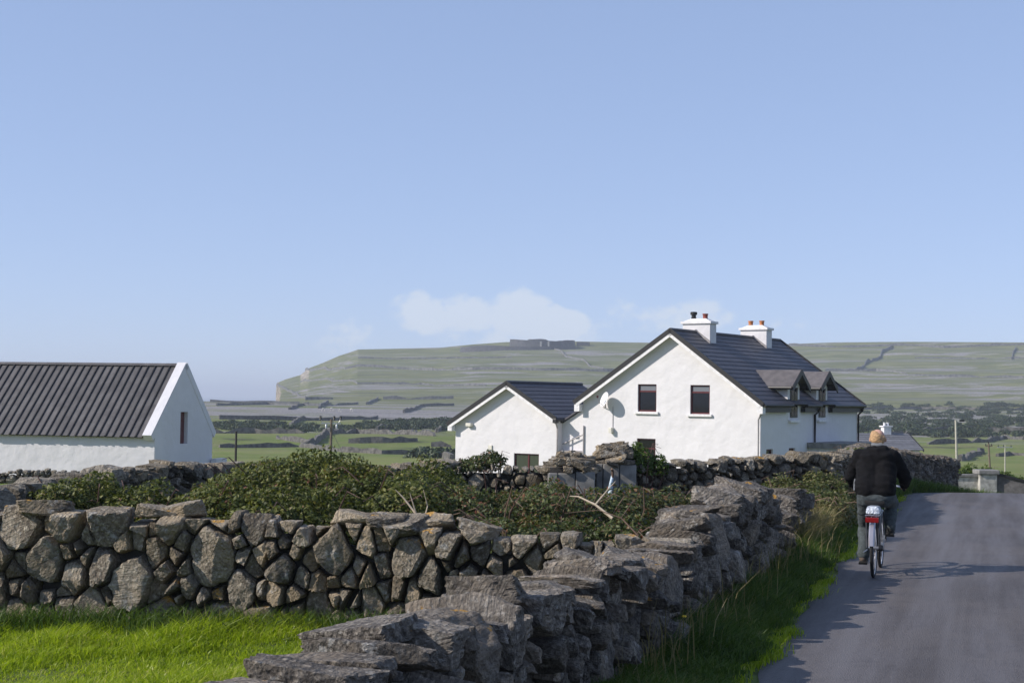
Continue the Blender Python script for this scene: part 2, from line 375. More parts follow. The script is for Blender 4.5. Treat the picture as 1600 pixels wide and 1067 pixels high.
m, n, l, b = newmat('land'); t = NT(n, l); p = t.pos()
geo = n.new('ShaderNodeNewGeometry'); sp = n.new('ShaderNodeSeparateXYZ'); l.new(geo.outputs['Normal'], sp.inputs[0])
band = t.noise(t.mapping(p, (.0035, .016, .10)), 2.2, 7, .62, .25); band2 = t.noise(t.mapping(p, (.012, .05, .22), loc=(3, 1, 7)), 2.0, 6, .68)
fieldn = t.noise(t.mapping(p, (.010, .022, .02)), 1.6, 3, .5); grain = t.noise(p, .9, 6, .7); tuft = t.noise(t.mapping(p, (.25, .5, .5)), 1.0, 6, .7)
green = t.mix(t.ss(fieldn, .35, .65), (.115, .165, .032), (.18, .215, .06))
green = t.mix(t.math('MULTIPLY', t.ss(tuft, .42, .66), .7), green, (.21, .20, .095)); green = t.mix(t.math('MULTIPLY', t.ss(t.noise(t.mapping(p, (.05, .09, .1), loc=(1, 7, 3)), 1.0, 5, .65), .5, .68), .6), green, (.20, .175, .10))
hillgreen = t.mix(t.ss(band2, .35, .65), (.11, .125, .055), (.175, .18, .085))
grs = t.mix(t.attr('hill'), green, hillgreen)
rock = t.mix(t.ss(grain, .35, .7), (.17, .162, .160), (.33, .315, .31))
bare = t.math('ADD', t.math('MULTIPLY', band, .62), t.math('MULTIPLY', band2, .38))
rk = t.ss(t.math('ADD', bare, t.math('MULTIPLY', t.attr('rock'), .30)), .525, .60)
c = t.mix(rk, grs, rock)
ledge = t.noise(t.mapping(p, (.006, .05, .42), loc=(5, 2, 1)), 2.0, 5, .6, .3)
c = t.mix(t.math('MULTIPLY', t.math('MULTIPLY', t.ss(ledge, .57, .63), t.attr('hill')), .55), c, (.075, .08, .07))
heath = t.ss(t.math('ADD', t.noise(t.mapping(p, (.02, .035, .05), loc=(9, 4, 2)), 1.8, 6, .65), t.math('MULTIPLY', t.attr('scrub'), .26)), .64, .74)
c = t.mix(t.math('MULTIPLY', heath, .8), c, (.055, .062, .032))
steep = t.ss(sp.outputs['Z'], .93, .80)
c = t.mix(steep, c, t.mix(t.ss(band2, .4, .6), (.20, .175, .14), (.36, .32, .26)))
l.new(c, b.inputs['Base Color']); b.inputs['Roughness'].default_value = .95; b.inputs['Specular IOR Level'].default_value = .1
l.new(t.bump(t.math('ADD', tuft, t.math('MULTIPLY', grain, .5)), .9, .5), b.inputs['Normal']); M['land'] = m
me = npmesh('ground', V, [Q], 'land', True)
rv_ = RR.ravel()
for nm, xs, ys_ in (('rock', [0, 250, 330, 480, 560, 700, 780, 850, 1000, 1100, 1300, 1450, 2400], [-.5, -.32, -.2, .0, .30, .30, .08, -.08, .22, .0, .05, -.05, 0]),
                    ('scrub', [0, 250, 290, 420, 520, 620, 800, 2400], [-.5, -.4, .3, .42, .1, .05, -.05, -.2]),
                    ('hill', [0, 350, 800, 2400], [0, .1, 1, 1])):
    a_ = me.attributes.new(nm, 'FLOAT', 'POINT'); a_.data.foreach_set('value', np.interp(rv_, xs, ys_).astype(np.float32))
tag(link(bpy.data.objects.new('ground', me)), 'rolling green fields and stepped grey limestone hill', None, None, 'structure')

# sea
m, n, l, b = newmat('sea_water'); t = NT(n, l); p = t.pos()
b.inputs['Base Color'].default_value = (.03, .065, .10, 1); b.inputs['Roughness'].default_value = .28
l.new(t.bump(t.noise(t.mapping(p, (.05, .02, .05)), 1, 5), .35, 1.5), b.inputs['Normal']); M['sea_water'] = m
sa = np.linspace(0, 2 * math.pi, 97)[:-1]; sr = np.array([500, 900, 1600, 3000, 6000, 12000, 25000.0])
SV = np.array([(math.sin(a_) * r_, math.cos(a_) * r_, SEA) for r_ in sr for a_ in sa])
ii, jj = np.meshgrid(np.arange(len(sr) - 1), np.arange(96), indexing='ij')
SQ = np.stack([ii * 96 + jj, (ii + 1) * 96 + jj, (ii + 1) * 96 + (jj + 1) % 96, ii * 96 + (jj + 1) % 96], -1).reshape(-1, 4)
tag(link(bpy.data.objects.new('sea', npmesh('sea', SV, [SQ], 'sea_water'))), 'calm blue sea beyond the cliff', None, None, 'structure')

# haze: one even box of air
hz = MB().box(-25500, 25500, -25500, 25500, SEA - 8, 72).build('haze', 'white_render'); hz.data.materials.clear()
hm = bpy.data.materials.new('haze_air'); hm.use_nodes = True; hm.node_tree.nodes.clear()
ho = hm.node_tree.nodes.new('ShaderNodeOutputMaterial'); hv = hm.node_tree.nodes.new('ShaderNodeVolumePrincipled')
hv.inputs['Color'].default_value = (.80, .88, 1, 1); hv.inputs['Density'].default_value = .00022; hv.inputs['Anisotropy'].default_value = .0
hm.node_tree.links.new(hv.outputs[0], ho.inputs['Volume']); hz.data.materials.append(hm)
tag(hz, 'thin blue haze over the far hill', None, None, 'stuff')

# ------------------------------------------------------------------ road
HEAD = math.atan(.338)
LEFT_EDGE = [(-12, -5.86), (-5, -3.5), (0, -1.8), (5, -.11), (10.4, 1.71), (14, 2.83), (17.1, 3.80), (21.7, 5.35), (26, 6.85), (30, 8.1), (33.3, 9.35), (35.5, 10.9), (37.8, 13.4), (39.6, 17), (40.4, 22), (40.6, 30)]
def dense(pts, step):
    out = []
    for (ya, xa), (yb, xb) in zip(pts, pts[1:]):
        k = max(1, int(math.hypot(xb - xa, yb - ya) / step))
        out += [(xa + (xb - xa) * i / k, ya + (yb - ya) * i / k) for i in range(k)]
    return out + [(pts[-1][1], pts[-1][0])]
le = np.array(dense(LEFT_EDGE, .35))
for _ in range(6): le[1:-1] = (le[:-2] + le[1:-1] * 2 + le[2:]) / 4
tn = np.gradient(le, axis=0); tn /= np.linalg.norm(tn, axis=1)[:, None]; nrm = np.stack([tn[:, 1], -tn[:, 0]], 1)   # to the right
ROADW = 4.9; cols_ = np.linspace(0, 1, 15); RV = []
alongd = np.concatenate([[0], np.cumsum(np.linalg.norm(np.diff(le, axis=0), axis=1))])
for i in range(len(le)):
    jit = .09 * math.sin(alongd[i] * 1.9) + .05 * math.sin(alongd[i] * 4.3 + 1) + random.uniform(-.012, .012)
    for cc_ in cols_:
        q = le[i] + nrm[i] * (ROADW * cc_ + (jit if cc_ == 0 else 0))
        RV.append((q[0], q[1], ground(*q) + .012 + .07 * (1 - (2 * cc_ - 1) ** 2)))
nc = len(cols_); ii, jj = np.meshgrid(np.arange(len(le) - 1), np.arange(nc - 1), indexing='ij')
RQ = np.stack([ii * nc + jj, ii * nc + jj + 1, (ii + 1) * nc + jj + 1, (ii + 1) * nc + jj], -1).reshape(-1, 4)
m, n, l, b = newmat('asphalt'); t = NT(n, l); p = t.pos()
pr = t.mapping(p, (1, 1, 1), (0, 0, HEAD))
chips = t.vor(p, 85); cf = t.noise(p, 140, 3, .6); streak = t.noise(t.mapping(pr, (1.5, .10, 1)), 1.4, 5, .6); patch = t.noise(p, .55, 5, .6); worn = t.noise(p, 3.0, 5, .7)
c = t.mix(t.ss(streak, .35, .65), (.080, .073, .073), (.128, .118, .119))
c = t.mix(t.math('MULTIPLY', t.ss(patch, .42, .62), .55), c, (.135, .120, .113))
c = t.mix(t.math('MULTIPLY', t.ss(worn, .52, .72), .4), c, (.066, .06, .06))
c = t.mix(t.math('MULTIPLY', t.ss(cf, .55, .75), .55), c, (.25, .235, .225)); c = t.mix(t.math('MULTIPLY', t.ss(chips, .35, .1), .45), c, (.03, .03, .032))
grit = t.noise(t.mapping(p, (1, 1, 1)), 30, 4, .75); lane = t.noise(t.mapping(pr, (2.6, .06, 1), loc=(4, 0, 0)), 1.0, 3, .5)
c = t.mix(t.math('MULTIPLY', t.ss(grit, .55, .70), .5), c, (.20, .18, .17)); c = t.mix(t.math('MULTIPLY', t.ss(grit, .45, .32), .55), c, (.045, .04, .04)); c = t.mix(t.math('MULTIPLY', t.ss(lane, .48, .62), .35), c, (.16, .152, .155))
l.new(c, b.inputs['Base Color']); l.new(t.ss(streak, .3, .7, .72, .5), b.inputs['Roughness']); b.inputs['Specular IOR Level'].default_value = .25
l.new(t.bump(t.math('ADD', cf, t.math('MULTIPLY', chips, .8)), .7, .012), b.inputs['Normal']); M['asphalt'] = m
tag(link(bpy.data.objects.new('road', npmesh('road', RV, [RQ], 'asphalt', True))), 'narrow worn grey asphalt lane', None, None, 'structure')

# soil and moss under the verge and in the near field
def sheet(name, pts_fn, nu, nv, mat, label):
    VV = np.array([pts_fn(u / (nu - 1), v / (nv - 1)) for u in range(nu) for v in range(nv)])
    ii, jj = np.meshgrid(np.arange(nu - 1), np.arange(nv - 1), indexing='ij')
    QQ = np.stack([ii * nv + jj, ii * nv + jj + 1, (ii + 1) * nv + jj + 1, (ii + 1) * nv + jj], -1).reshape(-1, 4)
    return tag(link(bpy.data.objects.new(name, npmesh(name, VV, [QQ], mat, True))), label, None, None, 'structure')
m, n, l, b = newmat('turf_soil'); t = NT(n, l); p = t.pos()
l.new(t.mix(t.ss(t.noise(p, 5, 5), .35, .65), (.05, .065, .014), (.10, .14, .02)), b.inputs['Base Color']); b.inputs['Roughness'].default_value = 1
l.new(t.bump(t.noise(p, 30, 4), .8, .03), b.inputs['Normal']); M['turf_soil'] = m
def road_left(y): return float(np.interp(y, le[:, 1], le[:, 0]))
def vergef(u, v):
    y = 1 + u * 39; x1 = road_left(min(y, 38)) + .5; x = x1 - (1 - v) * 3.6
    d_ = (1 - v) * 3.6 - .5; z = ground(x, y) - .045 + .055 * min(1, max(0, (d_ + .35) / .3)) + .04 * min(1, max(0, (d_ - .02) / .2)) + .07 * math.sin(math.pi * min(1, max(0, d_ / 2.2)))
    return (x, y, z + (.02 * math.sin(y * 3.1 + x * 2) if d_ > .2 else 0))
sheet('verge', vergef, 150, 30, 'turf_soil', 'grassy verge between the stone wall and the road')
def fieldf(u, v):
    x = -9 + 11 * v; y = 3 + 27 * u
    return (min(x, road_left(y) - 2.2), y, ground(x, y) + .015 + .03 * math.sin(x * 2.3) * math.sin(y * 1.7))
sheet('field', fieldf, 60, 24, 'turf_soil', 'turf of the small walled field')

# ------------------------------------------------------------------ dry stone walls
_ico = {}
def ico(level):
    if level not in _ico:
        bm = bmesh.new(); bmesh.ops.create_icosphere(bm, subdivisions=level, radius=1)
        bm.verts.ensure_lookup_table()
        _ico[level] = (np.array([v.co[:] for v in bm.verts]), np.array([[v.index for v in f.verts] for f in bm.faces])); bm.free()
    return _ico[level]
def rock_points(planes, ext, level, rnd, rough, sharp, strata=0):
    """a broken block: planes (n, offset) around the origin, softened where they meet, then chipped"""
    D, Fc = ico(level); D = D * ext
    D = D / np.linalg.norm(D, axis=1)[:, None]
    N = np.array([q[0] for q in planes]); O = np.array([q[1] for q in planes])
    q = np.clip(D @ N.T / O, 0, None)
    rr = (q ** sharp).sum(1) ** (-1 / sharp)
    P = D * rr[:, None]
    if rough:
        s0 = Vector((rnd.uniform(-50, 50), rnd.uniform(-50, 50), rnd.uniform(-50, 50))); e = float(np.mean(ext))
        nzv = np.array([mnoise.noise(Vector(pp) * (2.2 / e) + s0) * .45 + mnoise.noise(Vector(pp) * (5.5 / e) + s0) * .35 + (mnoise.noise(Vector(pp) * (13 / e) + s0) * .2 if level > 3 else 0) for pp in P])
        P = P * (1 + rough * nzv)[:, None]
        if strata:
            sd = Vector((rnd.gauss(0, .35), rnd.gauss(0, .35), 1)); sd = np.array(sd.normalized()) if rnd.random() < .55 else np.array(Vector((1, rnd.gauss(0, .3), rnd.gauss(0, .4))).normalized())
            k = np.floor(P @ sd / (e * .16) + nzv * .8).astype(int) % 97
            lev = np.array([((int(q_) * 7919) % 97) / 97 - .5 for q_ in range(97)])
            P = P * (1 + strata * lev[k])[:, None]
    return P, Fc
def clip_poly(poly, a, b, c):                           # keep a*u + b*v <= c
    out = []
    for i in range(len(poly)):
        p, q = poly[i], poly[(i + 1) % len(poly)]
        dp, dq = a * p[0] + b * p[1] - c, a * q[0] + b * q[1] - c
        if dp <= 0: out.append(p)
        if (dp <= 0) != (dq <= 0):
            s = dp / (dp - dq); out.append((p[0] + (q[0] - p[0]) * s, p[1] + (q[1] - p[1]) * s))
    return out
def dry_wall(label, path, hfun, size, thick, seed, mat, level, aspect=1.15, cat='wall', group=None, rough=.10, gap=.004, sharp=70, base_sink=.06, near=None, name='dry_stone_wall', capstones=0, core=True):
    rnd = random.Random(seed)
    pts = [Vector((x, y, 0)) for x, y in path]; seg = [(q - p).length for p, q in zip(pts, pts[1:])]; L = sum(seg)
    def at(u):
        u = min(max(u, 0), L); k = 0
        while k < len(seg) - 1 and u > seg[k]: u -= seg[k]; k += 1
        d = (pts[k + 1] - pts[k]).normalized(); q = pts[k] + d * u
        return q, d
    # scattered seeds with a radius each, then a weighted division of the wall face among them
    S = []; tries = int(L * 1.2 / size ** 2 * 70)
    for k in range(tries):
        f = (1 - k / tries)
        r = size * .5 * rnd.uniform(.30, .95 + .8 * f * f)
        u = rnd.uniform(0, L); H = hfun(u)
        if H < .12: continue
        v = rnd.uniform(.0, H)
        uu = u * aspect
        if all((uu - a) ** 2 + (v - b_) ** 2 > ((r + c_) * .93) ** 2 for a, b_, c_ in S): S.append((uu, v, r))
    root = thing(name, label, cat, (at(L / 2)[0].x, at(L / 2)[0].y, ground(at(L / 2)[0].x, at(L / 2)[0].y)), group)
    stones = []
    for i, (u, v, r) in enumerate(S):
        H = hfun(u / aspect)
        top = H + rnd.uniform(-.05, .10) * size / .3
        rr = r * 2.6
        poly = [(u - rr, max(v - rr, -base_sink)), (u + rr, max(v - rr, -base_sink)), (u + rr, min(v + rr, max(top, v + r * .5))), (u - rr, min(v + rr, max(top, v + r * .5)))]
        for j, (a, b_, c_) in enumerate(S):
            if j == i or abs(a - u) > 4 * size: continue
            dx, dy = a - u, b_ - v; d2 = dx * dx + dy * dy
            if d2 > (4 * size) ** 2: continue
            k = (d2 + r * r - c_ * c_) / 2
            poly = clip_poly(poly, dx, dy, dx * u + dy * v + k)
            if len(poly) < 3: break
        if len(poly) < 3: continue
        poly = [(a / aspect, b_) for a, b_ in poly]
        area = sum(p[0] * q[1] - q[0] * p[1] for p, q in zip(poly, poly[1:] + poly[:1])) / 2
        if area < size * size * .03: continue
        cu = sum(p[0] for p in poly) / len(poly); cv = sum(p[1] for p in poly) / len(poly)
        w = max(p[0] for p in poly) - min(p[0] for p in poly); h = max(p[1] for p in poly) - min(p[1] for p in poly)
        stones.append((cu, cv, poly, w, h))
    made = []
    for cu, cv, poly, w, h in stones:
        q, d = at(cu); nr_ = Vector((d.y, -d.x, 0)); g = ground(q.x, q.y)
        dep = thick * rnd.uniform(.78, 1.18); hd = dep / 2; planes = []
        for p1, p2 in zip(poly, poly[1:] + poly[:1]):
            ex, ey = p2[0] - p1[0], p2[1] - p1[1]; el = math.hypot(ex, ey)
            if el < .02: continue
            nx, ny = ey / el, -ex / el; off = nx * (p1[0] - cu) + ny * (p1[1] - cv)
            if off < 0: nx, ny, off = -nx, -ny, -off
            off = max(off - gap * rnd.uniform(.6, 2.0), .02)
            for sgn in (-1, 1):
                tl = R(rnd.uniform(-8, 20)); planes.append((np.array((nx * math.cos(tl), sgn * math.sin(tl), ny * math.cos(tl))), off * math.cos(tl) + math.sin(tl) * hd * rnd.uniform(.55, .8)))
        for sgn in (-1, 1):
            a, b_ = R(rnd.gauss(0, 11)), R(rnd.gauss(0, 13)); nn = np.array((math.sin(a), sgn, math.sin(b_))); nn /= np.linalg.norm(nn); planes.append((nn, hd))
        sz = (w + h + dep) / 6
        for k in range(rnd.randint(4, 8)):                         # knocked-off corners
            nn = np.array([rnd.gauss(0, 1) for _ in range(3)]); nn /= np.linalg.norm(nn)
            sup = abs(nn[0]) * w / 2 + abs(nn[1]) * hd + abs(nn[2]) * h / 2
            planes.append((nn, sup * rnd.uniform(.62, .98)))
        pos = Vector((q.x, q.y, g + cv)) + nr_ * rnd.gauss(0, thick * .06)
        lv = near(pos) if near else level
        P, Fc = rock_points(planes, np.array((w / 2, hd, h / 2)), lv, rnd, rough, sharp, .05 if rnd.random() < .45 and lv > 2 else 0)
        bas = np.array((d[:], (-nr_)[:], (0, 0, 1)))               # local (along, through, up)
        made.append((pos, P @ bas, Fc, max(w, h) / max((pos - cam.location).length, 1), lv))
    for k in range(capstones):                                     # slabs lying loose along the top
        u = rnd.uniform(.2, L - .2); H = hfun(u)
        if H < .7: continue
        q, d = at(u); nr_ = Vector((d.y, -d.x, 0)); g = ground(q.x, q.y); w, dd, h = size * rnd.uniform(.8, 1.6), thick * rnd.uniform(.6, 1.05), size * rnd.uniform(.28, .5)
        planes = []
        for ax, e in ((0, w / 2), (1, dd / 2), (2, h / 2)):
            for sgn in (-1, 1):
                nn = np.array([rnd.gauss(0, .16) for _ in range(3)]); nn[ax] = sgn; nn /= np.linalg.norm(nn); planes.append((nn, e))
        for _ in range(5):
            nn = np.array([rnd.gauss(0, 1) for _ in range(3)]); nn /= np.linalg.norm(nn); planes.append((nn, (abs(nn[0]) * w + abs(nn[1]) * dd + abs(nn[2]) * h) / 2 * rnd.uniform(.62, .86)))
        pos = Vector((q.x, q.y, g + H + .02 + h * .3)) + nr_ * rnd.gauss(0, .05); lv = near(pos) if near else level
        P, Fc = rock_points(planes, np.array((w / 2, dd / 2, h / 2)), lv, rnd, rough, sharp, .06)
        rot = np.array(Matrix.Rotation(rnd.gauss(0, .35), 3, 'Z') @ Matrix.Rotation(rnd.gauss(0, .16), 3, 'Y') @ Matrix.Rotation(rnd.gauss(0, .14), 3, 'X'))
        made.append((pos, (P @ rot.T) @ np.array((d[:], (-nr_)[:], (0, 0, 1))), Fc, w / max((pos - cam.location).length, 1), lv))
    made.sort(key=lambda k: -k[3])
    for pos, P, Fc, _, lv in made[:300]:
        o = link(bpy.data.objects.new('stone', npmesh('stone', P, [Fc], mat, lv > 3)), root); o.location = pos - root.location
        if lv > 3: o.data.set_sharp_from_angle(angle=R(26))
    if len(made) > 300:
        VV, FF, nv_ = [], [], 0
        for pos, P, Fc, _, lv in made[300:]:
            VV.append(P + np.array(pos - root.location)); FF.append(Fc + nv_); nv_ += len(P)
        tag(link(bpy.data.objects.new('small_stones', npmesh('small_stones', np.concatenate(VV), [np.concatenate(FF)], mat)), root), kind='stuff')
    if core:                                                       # thin dark slab added inside, its colour standing for shade in the gaps
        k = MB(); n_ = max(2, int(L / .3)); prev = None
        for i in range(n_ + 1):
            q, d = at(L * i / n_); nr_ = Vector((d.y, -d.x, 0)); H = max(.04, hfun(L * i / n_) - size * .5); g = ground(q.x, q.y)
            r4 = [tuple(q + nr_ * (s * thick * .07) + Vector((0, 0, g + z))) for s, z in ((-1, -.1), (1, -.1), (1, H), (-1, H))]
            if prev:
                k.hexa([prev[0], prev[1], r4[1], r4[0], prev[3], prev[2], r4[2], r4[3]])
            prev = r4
        k.build('gap_shade_slab', 'gap_shade', root)
    return root
def prof(*kp):
    xs, ys_ = [k[0] for k in kp], [k[1] for k in kp]
    return lambda u: float(np.interp(u, xs, ys_))
# the wall across the field
dry_wall('tall dry stone wall across the bright green field, of big upright grey blocks', [(-7.2, 12.95), (-2.5, 12.65), (1.35, 12.45)], prof((0, .97), (2.6, .97), (4.8, .95), (6.5, .87), (7.6, .83), (8.6, .86)), .31, .42, 5, 'limestone', 4, 1.32, capstones=13)
# the wall along the road
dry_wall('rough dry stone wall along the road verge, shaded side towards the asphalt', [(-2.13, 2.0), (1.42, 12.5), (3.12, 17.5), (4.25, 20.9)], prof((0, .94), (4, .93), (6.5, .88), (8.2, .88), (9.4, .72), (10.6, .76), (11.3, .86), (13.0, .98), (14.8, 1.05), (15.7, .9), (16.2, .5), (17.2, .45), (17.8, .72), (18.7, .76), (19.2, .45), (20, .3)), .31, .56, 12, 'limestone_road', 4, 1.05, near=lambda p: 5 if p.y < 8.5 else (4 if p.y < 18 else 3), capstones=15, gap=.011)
dry_wall('short low stone wall running back along the field edge on the barn side', [(-6.4, 13.2), (-5.35, 15.2), (-4.75, 18.9)], prof((0, 1.0), (3, 1.05), (6, 1.08)), .25, .4, 15, 'limestone_far', 3, 1.1, gap=.013)
dry_wall('dry stone wall behind the bramble mound, its stones half hidden by leaves', [(-4.75, 19.0), (-3.7, 20.6), (-1.0, 22.0)], prof((0, 1.12), (1.9, 1.05), (3, .95), (5, 1.08)), .26, .4, 16, 'limestone_far', 3, 1.1, gap=.013)
dry_wall('long dry stone wall below the big white house, of small sunlit stones', [(-1.0, 22.0), (1.2, 22.1), (3.0, 22.55), (5.25, 23.5), (6.2, 26), (7.5, 31.3)], prof((0, .98), (2.2, 1.02), (4.1, 1.10), (6.5, 1.2), (9, 1.12), (14.5, 1.05)), .19, .42, 17, 'limestone_far', 3, 1.1, capstones=0, gap=.010)
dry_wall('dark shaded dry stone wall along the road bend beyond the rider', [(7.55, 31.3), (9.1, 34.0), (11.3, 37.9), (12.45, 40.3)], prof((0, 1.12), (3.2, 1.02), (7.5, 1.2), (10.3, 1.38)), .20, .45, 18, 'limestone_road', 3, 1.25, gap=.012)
dry_wall('low dark dry stone wall in front of the barn, seen across the field', [(-18.5, 45.4), (-11, 46.0), (-7.3, 46.8), (-3.0, 48)], prof((0, .85), (8, .85), (16, .8)), .25, .4, 19, 'limestone_far', 2, 1.1)

# ------------------------------------------------------------------ the white houses
def flat_wall(outer, holes, fr, depth, inward):
    """a rendered wall face with window openings and their reveals. outer, holes: 2D; fr maps 2D (and a depth) to 3D"""
    bm = bmesh.new(); edges = []
    def loop(pts):
        vs_ = [bm.verts.new(fr(a, b, 0)) for a, b in pts]
        for i in range(len(vs_)): edges.append(bm.edges.new((vs_[i], vs_[(i + 1) % len(vs_)])))
        return vs_
    loop(outer); hl = [loop([(x0, z0), (x1, z0), (x1, z1), (x0, z1)]) for x0, x1, z0, z1 in holes]
    bmesh.ops.triangle_fill(bm, use_beauty=True, use_dissolve=False, edges=edges)
    for (x0, x1, z0, z1), vs_ in zip(holes, hl):
        c = [(x0, z0), (x1, z0), (x1, z1), (x0, z1)]; w = [bm.verts.new(fr(a, b, depth)) for a, b in c]
        for i in range(4): bm.faces.new((vs_[i], vs_[(i + 1) % 4], w[(i + 1) % 4], w[i]))
    return bm
def add_window(root, fr, x0, x1, z0, z1, dep, mat='maroon_frame', glassm='window_glass', bars=(), mull=(), fw=.06, sill=True, name='window', sillout=.1, blind=None):
    k = MB()
    k.box(x0, x0 + fw, dep - .06, dep, z0, z1, fr); k.box(x1 - fw, x1, dep - .06, dep, z0, z1, fr)
    k.box(x0 + fw, x1 - fw, dep - .06, dep, z0, z0 + fw, fr); k.box(x0 + fw, x1 - fw, dep - .06, dep, z1 - fw, z1, fr)
    for zb in bars: k.box(x0 + fw, x1 - fw, dep - .057, dep - .003, zb - fw * .55, zb + fw * .55, fr)
    for xb in mull: k.box(xb - fw * .6, xb + fw * .6, dep - .058, dep - .002, z0 + fw, z1 - fw, fr)
    w = k.build(name, mat, root)
    zs = [z0 + fw] + list(bars) + [z1 - fw]; xs = [x0 + fw] + list(mull) + [x1 - fw]
    for a, b in zip(zs, zs[1:]):
        for c, d in zip(xs, xs[1:]):
            MB().box(c, d, dep - .03, dep - .02, a, b, fr).build('pane', blind if blind and b == zs[-1] else glassm, w)
    if sill: MB().box(x0 - .12, x1 + .12, -sillout, .02, z0 - .10, z0 - .004, fr).build('sill', 'sill_white', w)
    return w
TH = R(34.7); G = Vector((-math.cos(TH), math.sin(TH), 0)); SD = Vector((math.sin(TH), math.cos(TH), 0))
N0 = Vector((10.06, 57, 0)); BASE = -2.3
def hp(g, t, z): q = N0 + G * g + SD * t; return (q.x, q.y, z)
def build_bm(bm, name, mat, root):
    loc = root.location
    for v in bm.verts: v.co -= loc
    bmesh.ops.recalc_face_normals(bm, faces=bm.faces); me = bpy.data.meshes.new(name); bm.to_mesh(me); bm.free(); me.materials.append(M[mat])
    return link(bpy.data.objects.new(name, me), root)
def shell(root, g0, g1, t0, t1, ze0, ze1, gr, zr, gholes, sholes, mat='white_render', name='wall'):
    """house walls: gable at t0 with holes, side at g0 with holes, plain far side and back"""
    fg = lambda a, b, d: hp(a, t0 + d, b); fs = lambda a, b, d: hp(g0 + d, a, b)
    gab = [(g0, BASE), (g1, BASE), (g1, ze1), (gr, zr), (g0, ze0)]
    bm = flat_wall(gab, gholes, fg, .16, None); w = build_bm(bm, name, mat, root)
    bm = flat_wall([(t0, BASE), (t1, BASE), (t1, ze0), (t0, ze0)], sholes, fs, .16, None); build_bm(bm, name, mat, root)
    k = MB(); k.v = [hp(g1, t0, BASE), hp(g1, t1, BASE), hp(g1, t1, ze1), hp(g1, t0, ze1)] + [hp(a, t1, b) for a, b in gab]
    k.f = [(0, 1, 2, 3), (4, 5, 6, 7, 8)]; k.build(name, mat, root)
    MB().box(g0 + .3, g1 - .3, t0 + .3, t1 - .3, BASE, min(ze0, ze1) - .05, hp).build('interior', 'dark_interior', root)
def slope_courses(root, gr, zr, ge, ze, t0, t1, n, mat, name='tile_course', thick=.03, roofname='roof'):
    """one pitch of a roof: a board under overlapping courses, each course its own strip"""
    dirn = Vector((ge - gr, ze - zr)); Ls = dirn.length; dirn /= Ls; up = Vector((-dirn.y, dirn.x)); up = up if up.y > 0 else -up
    def f(s, t, h): return hp(gr + dirn.x * s + up.x * h, t, zr + dirn.y * s + up.y * h)
    rf = MB().box(0, Ls - .01, t0 + .01, t1 - .01, -.07, -.01, f).build(roofname, 'black_trim', root)
    for i in range(n):
        a, b = Ls * i / n, Ls * (i + 1) / n; c = MB()
        c.hexa([f(a, t0, 0), f(b + .03, t0, .004), f(b + .03, t1, .004), f(a, t1, 0), f(a, t0, .012), f(b + .03, t0, thick), f(b + .03, t1, thick), f(a, t1, .012)])
        c.build(name, mat, rf)
    return rf
def verge_boards(root, gr, zr, ge, ze, t, mat_edge='black_trim'):
    """dark verge strip with a white board beneath, along one gable slope"""
    d = Vector((ge - gr, ze - zr)); L = d.length; d /= L; up = Vector((-d.y, d.x)); up = up if up.y > 0 else -up
    def f(s, tt, h): return hp(gr + d.x * s + up.x * h, tt, zr + d.y * s + up.y * h)
    MB().box(-.02, L + .04, t - .045, t - .002, -.10, .085, f).build('verge_trim', mat_edge, root)
    MB().box(0, L - .02, t - .03, t + .012, -.23, -.103, f).build('bargeboard', 'sill_white', root)
    MB().box(0, L - .02, t + .015, t + .29, -.12, -.085, f).build('soffit', 'sill_white', root)
def pipe(root, pts, r=.045, mat='black_trim', name='downpipe'): return MB().tube(pts, r, 8).build(name, mat, root, True)

house = thing('white_house', 'big white gabled house with dark tiled roof, two chimneys and two dormers', 'house', hp(4.2, 5.5, BASE))
WG0, WG1, WT0, WT1 = .22, 8.62, .30, 10.85          # wall faces inside the eaves overhang
GR, ZR = 4.2, 4.98
def roof_z(g): return ZR - (GR - g) * (ZR - 1.98) / 4.2 if g < GR else ZR - (g - GR) * (ZR - 1.95) / 4.67
shell(house, WG0, WG1, WT0, WT1, roof_z(WG0) - .08, roof_z(WG1) - .08, GR, ZR - .08,
      [(2.94 - .45, 2.94 + .45, 1.50, 2.70), (5.44 - .45, 5.44 + .45, 1.56, 2.72), (5.46 - .45, 5.46 + .45, -.85, .42)],
      [(1.2 - .32, 1.2 + .32, -.75, .12), (3.45 - .32, 3.45 + .32, -.75, .12)])
fg = lambda a, d, b: hp(a, WT0 + d, b); fs = lambda a, d, b: hp(WG0 + d, a, b)
add_window(house, fg, 2.49, 3.39, 1.50, 2.70, .13, bars=(2.40,), blind='blind_glass'); add_window(house, fg, 4.99, 5.89, 1.56, 2.72, .13, bars=(2.42,), blind='blind_glass')
add_window(house, fg, 5.01, 5.91, -.85, .42, .13, bars=(.0,))
for c_ in (1.2, 3.45): add_window(house, fs, c_ - .32, c_ + .32, -.75, .12, .13, fw=.05, sill=False)
right_roof = slope_courses(house, GR, ZR, -.02, 1.96, 0, 11.1, 17, 'roof_tile')
left_roof = slope_courses(house, GR, ZR, 8.89, 1.93, 0, 11.1, 18, 'roof_tile')
MB().tube([hp(GR, -.01, ZR + .03), hp(GR, 11.11, ZR + .03)], .075, 8).build('ridge_tile', 'roof_tile', house, True)
for tt in (0, 11.13):
    verge_boards(house, GR, ZR, -.02, 1.96, tt if tt == 0 else 11.13); verge_boards(house, GR, ZR, 8.89, 1.93, tt if tt == 0 else 11.13)
MB().box(-.02, .24, -.02, .26, 1.56, 1.86, hp).build('eave_return', 'sill_white', house)
MB().box(8.62, 8.88, -.02, .26, 1.52, 1.82, hp).build('eave_return', 'sill_white', house)
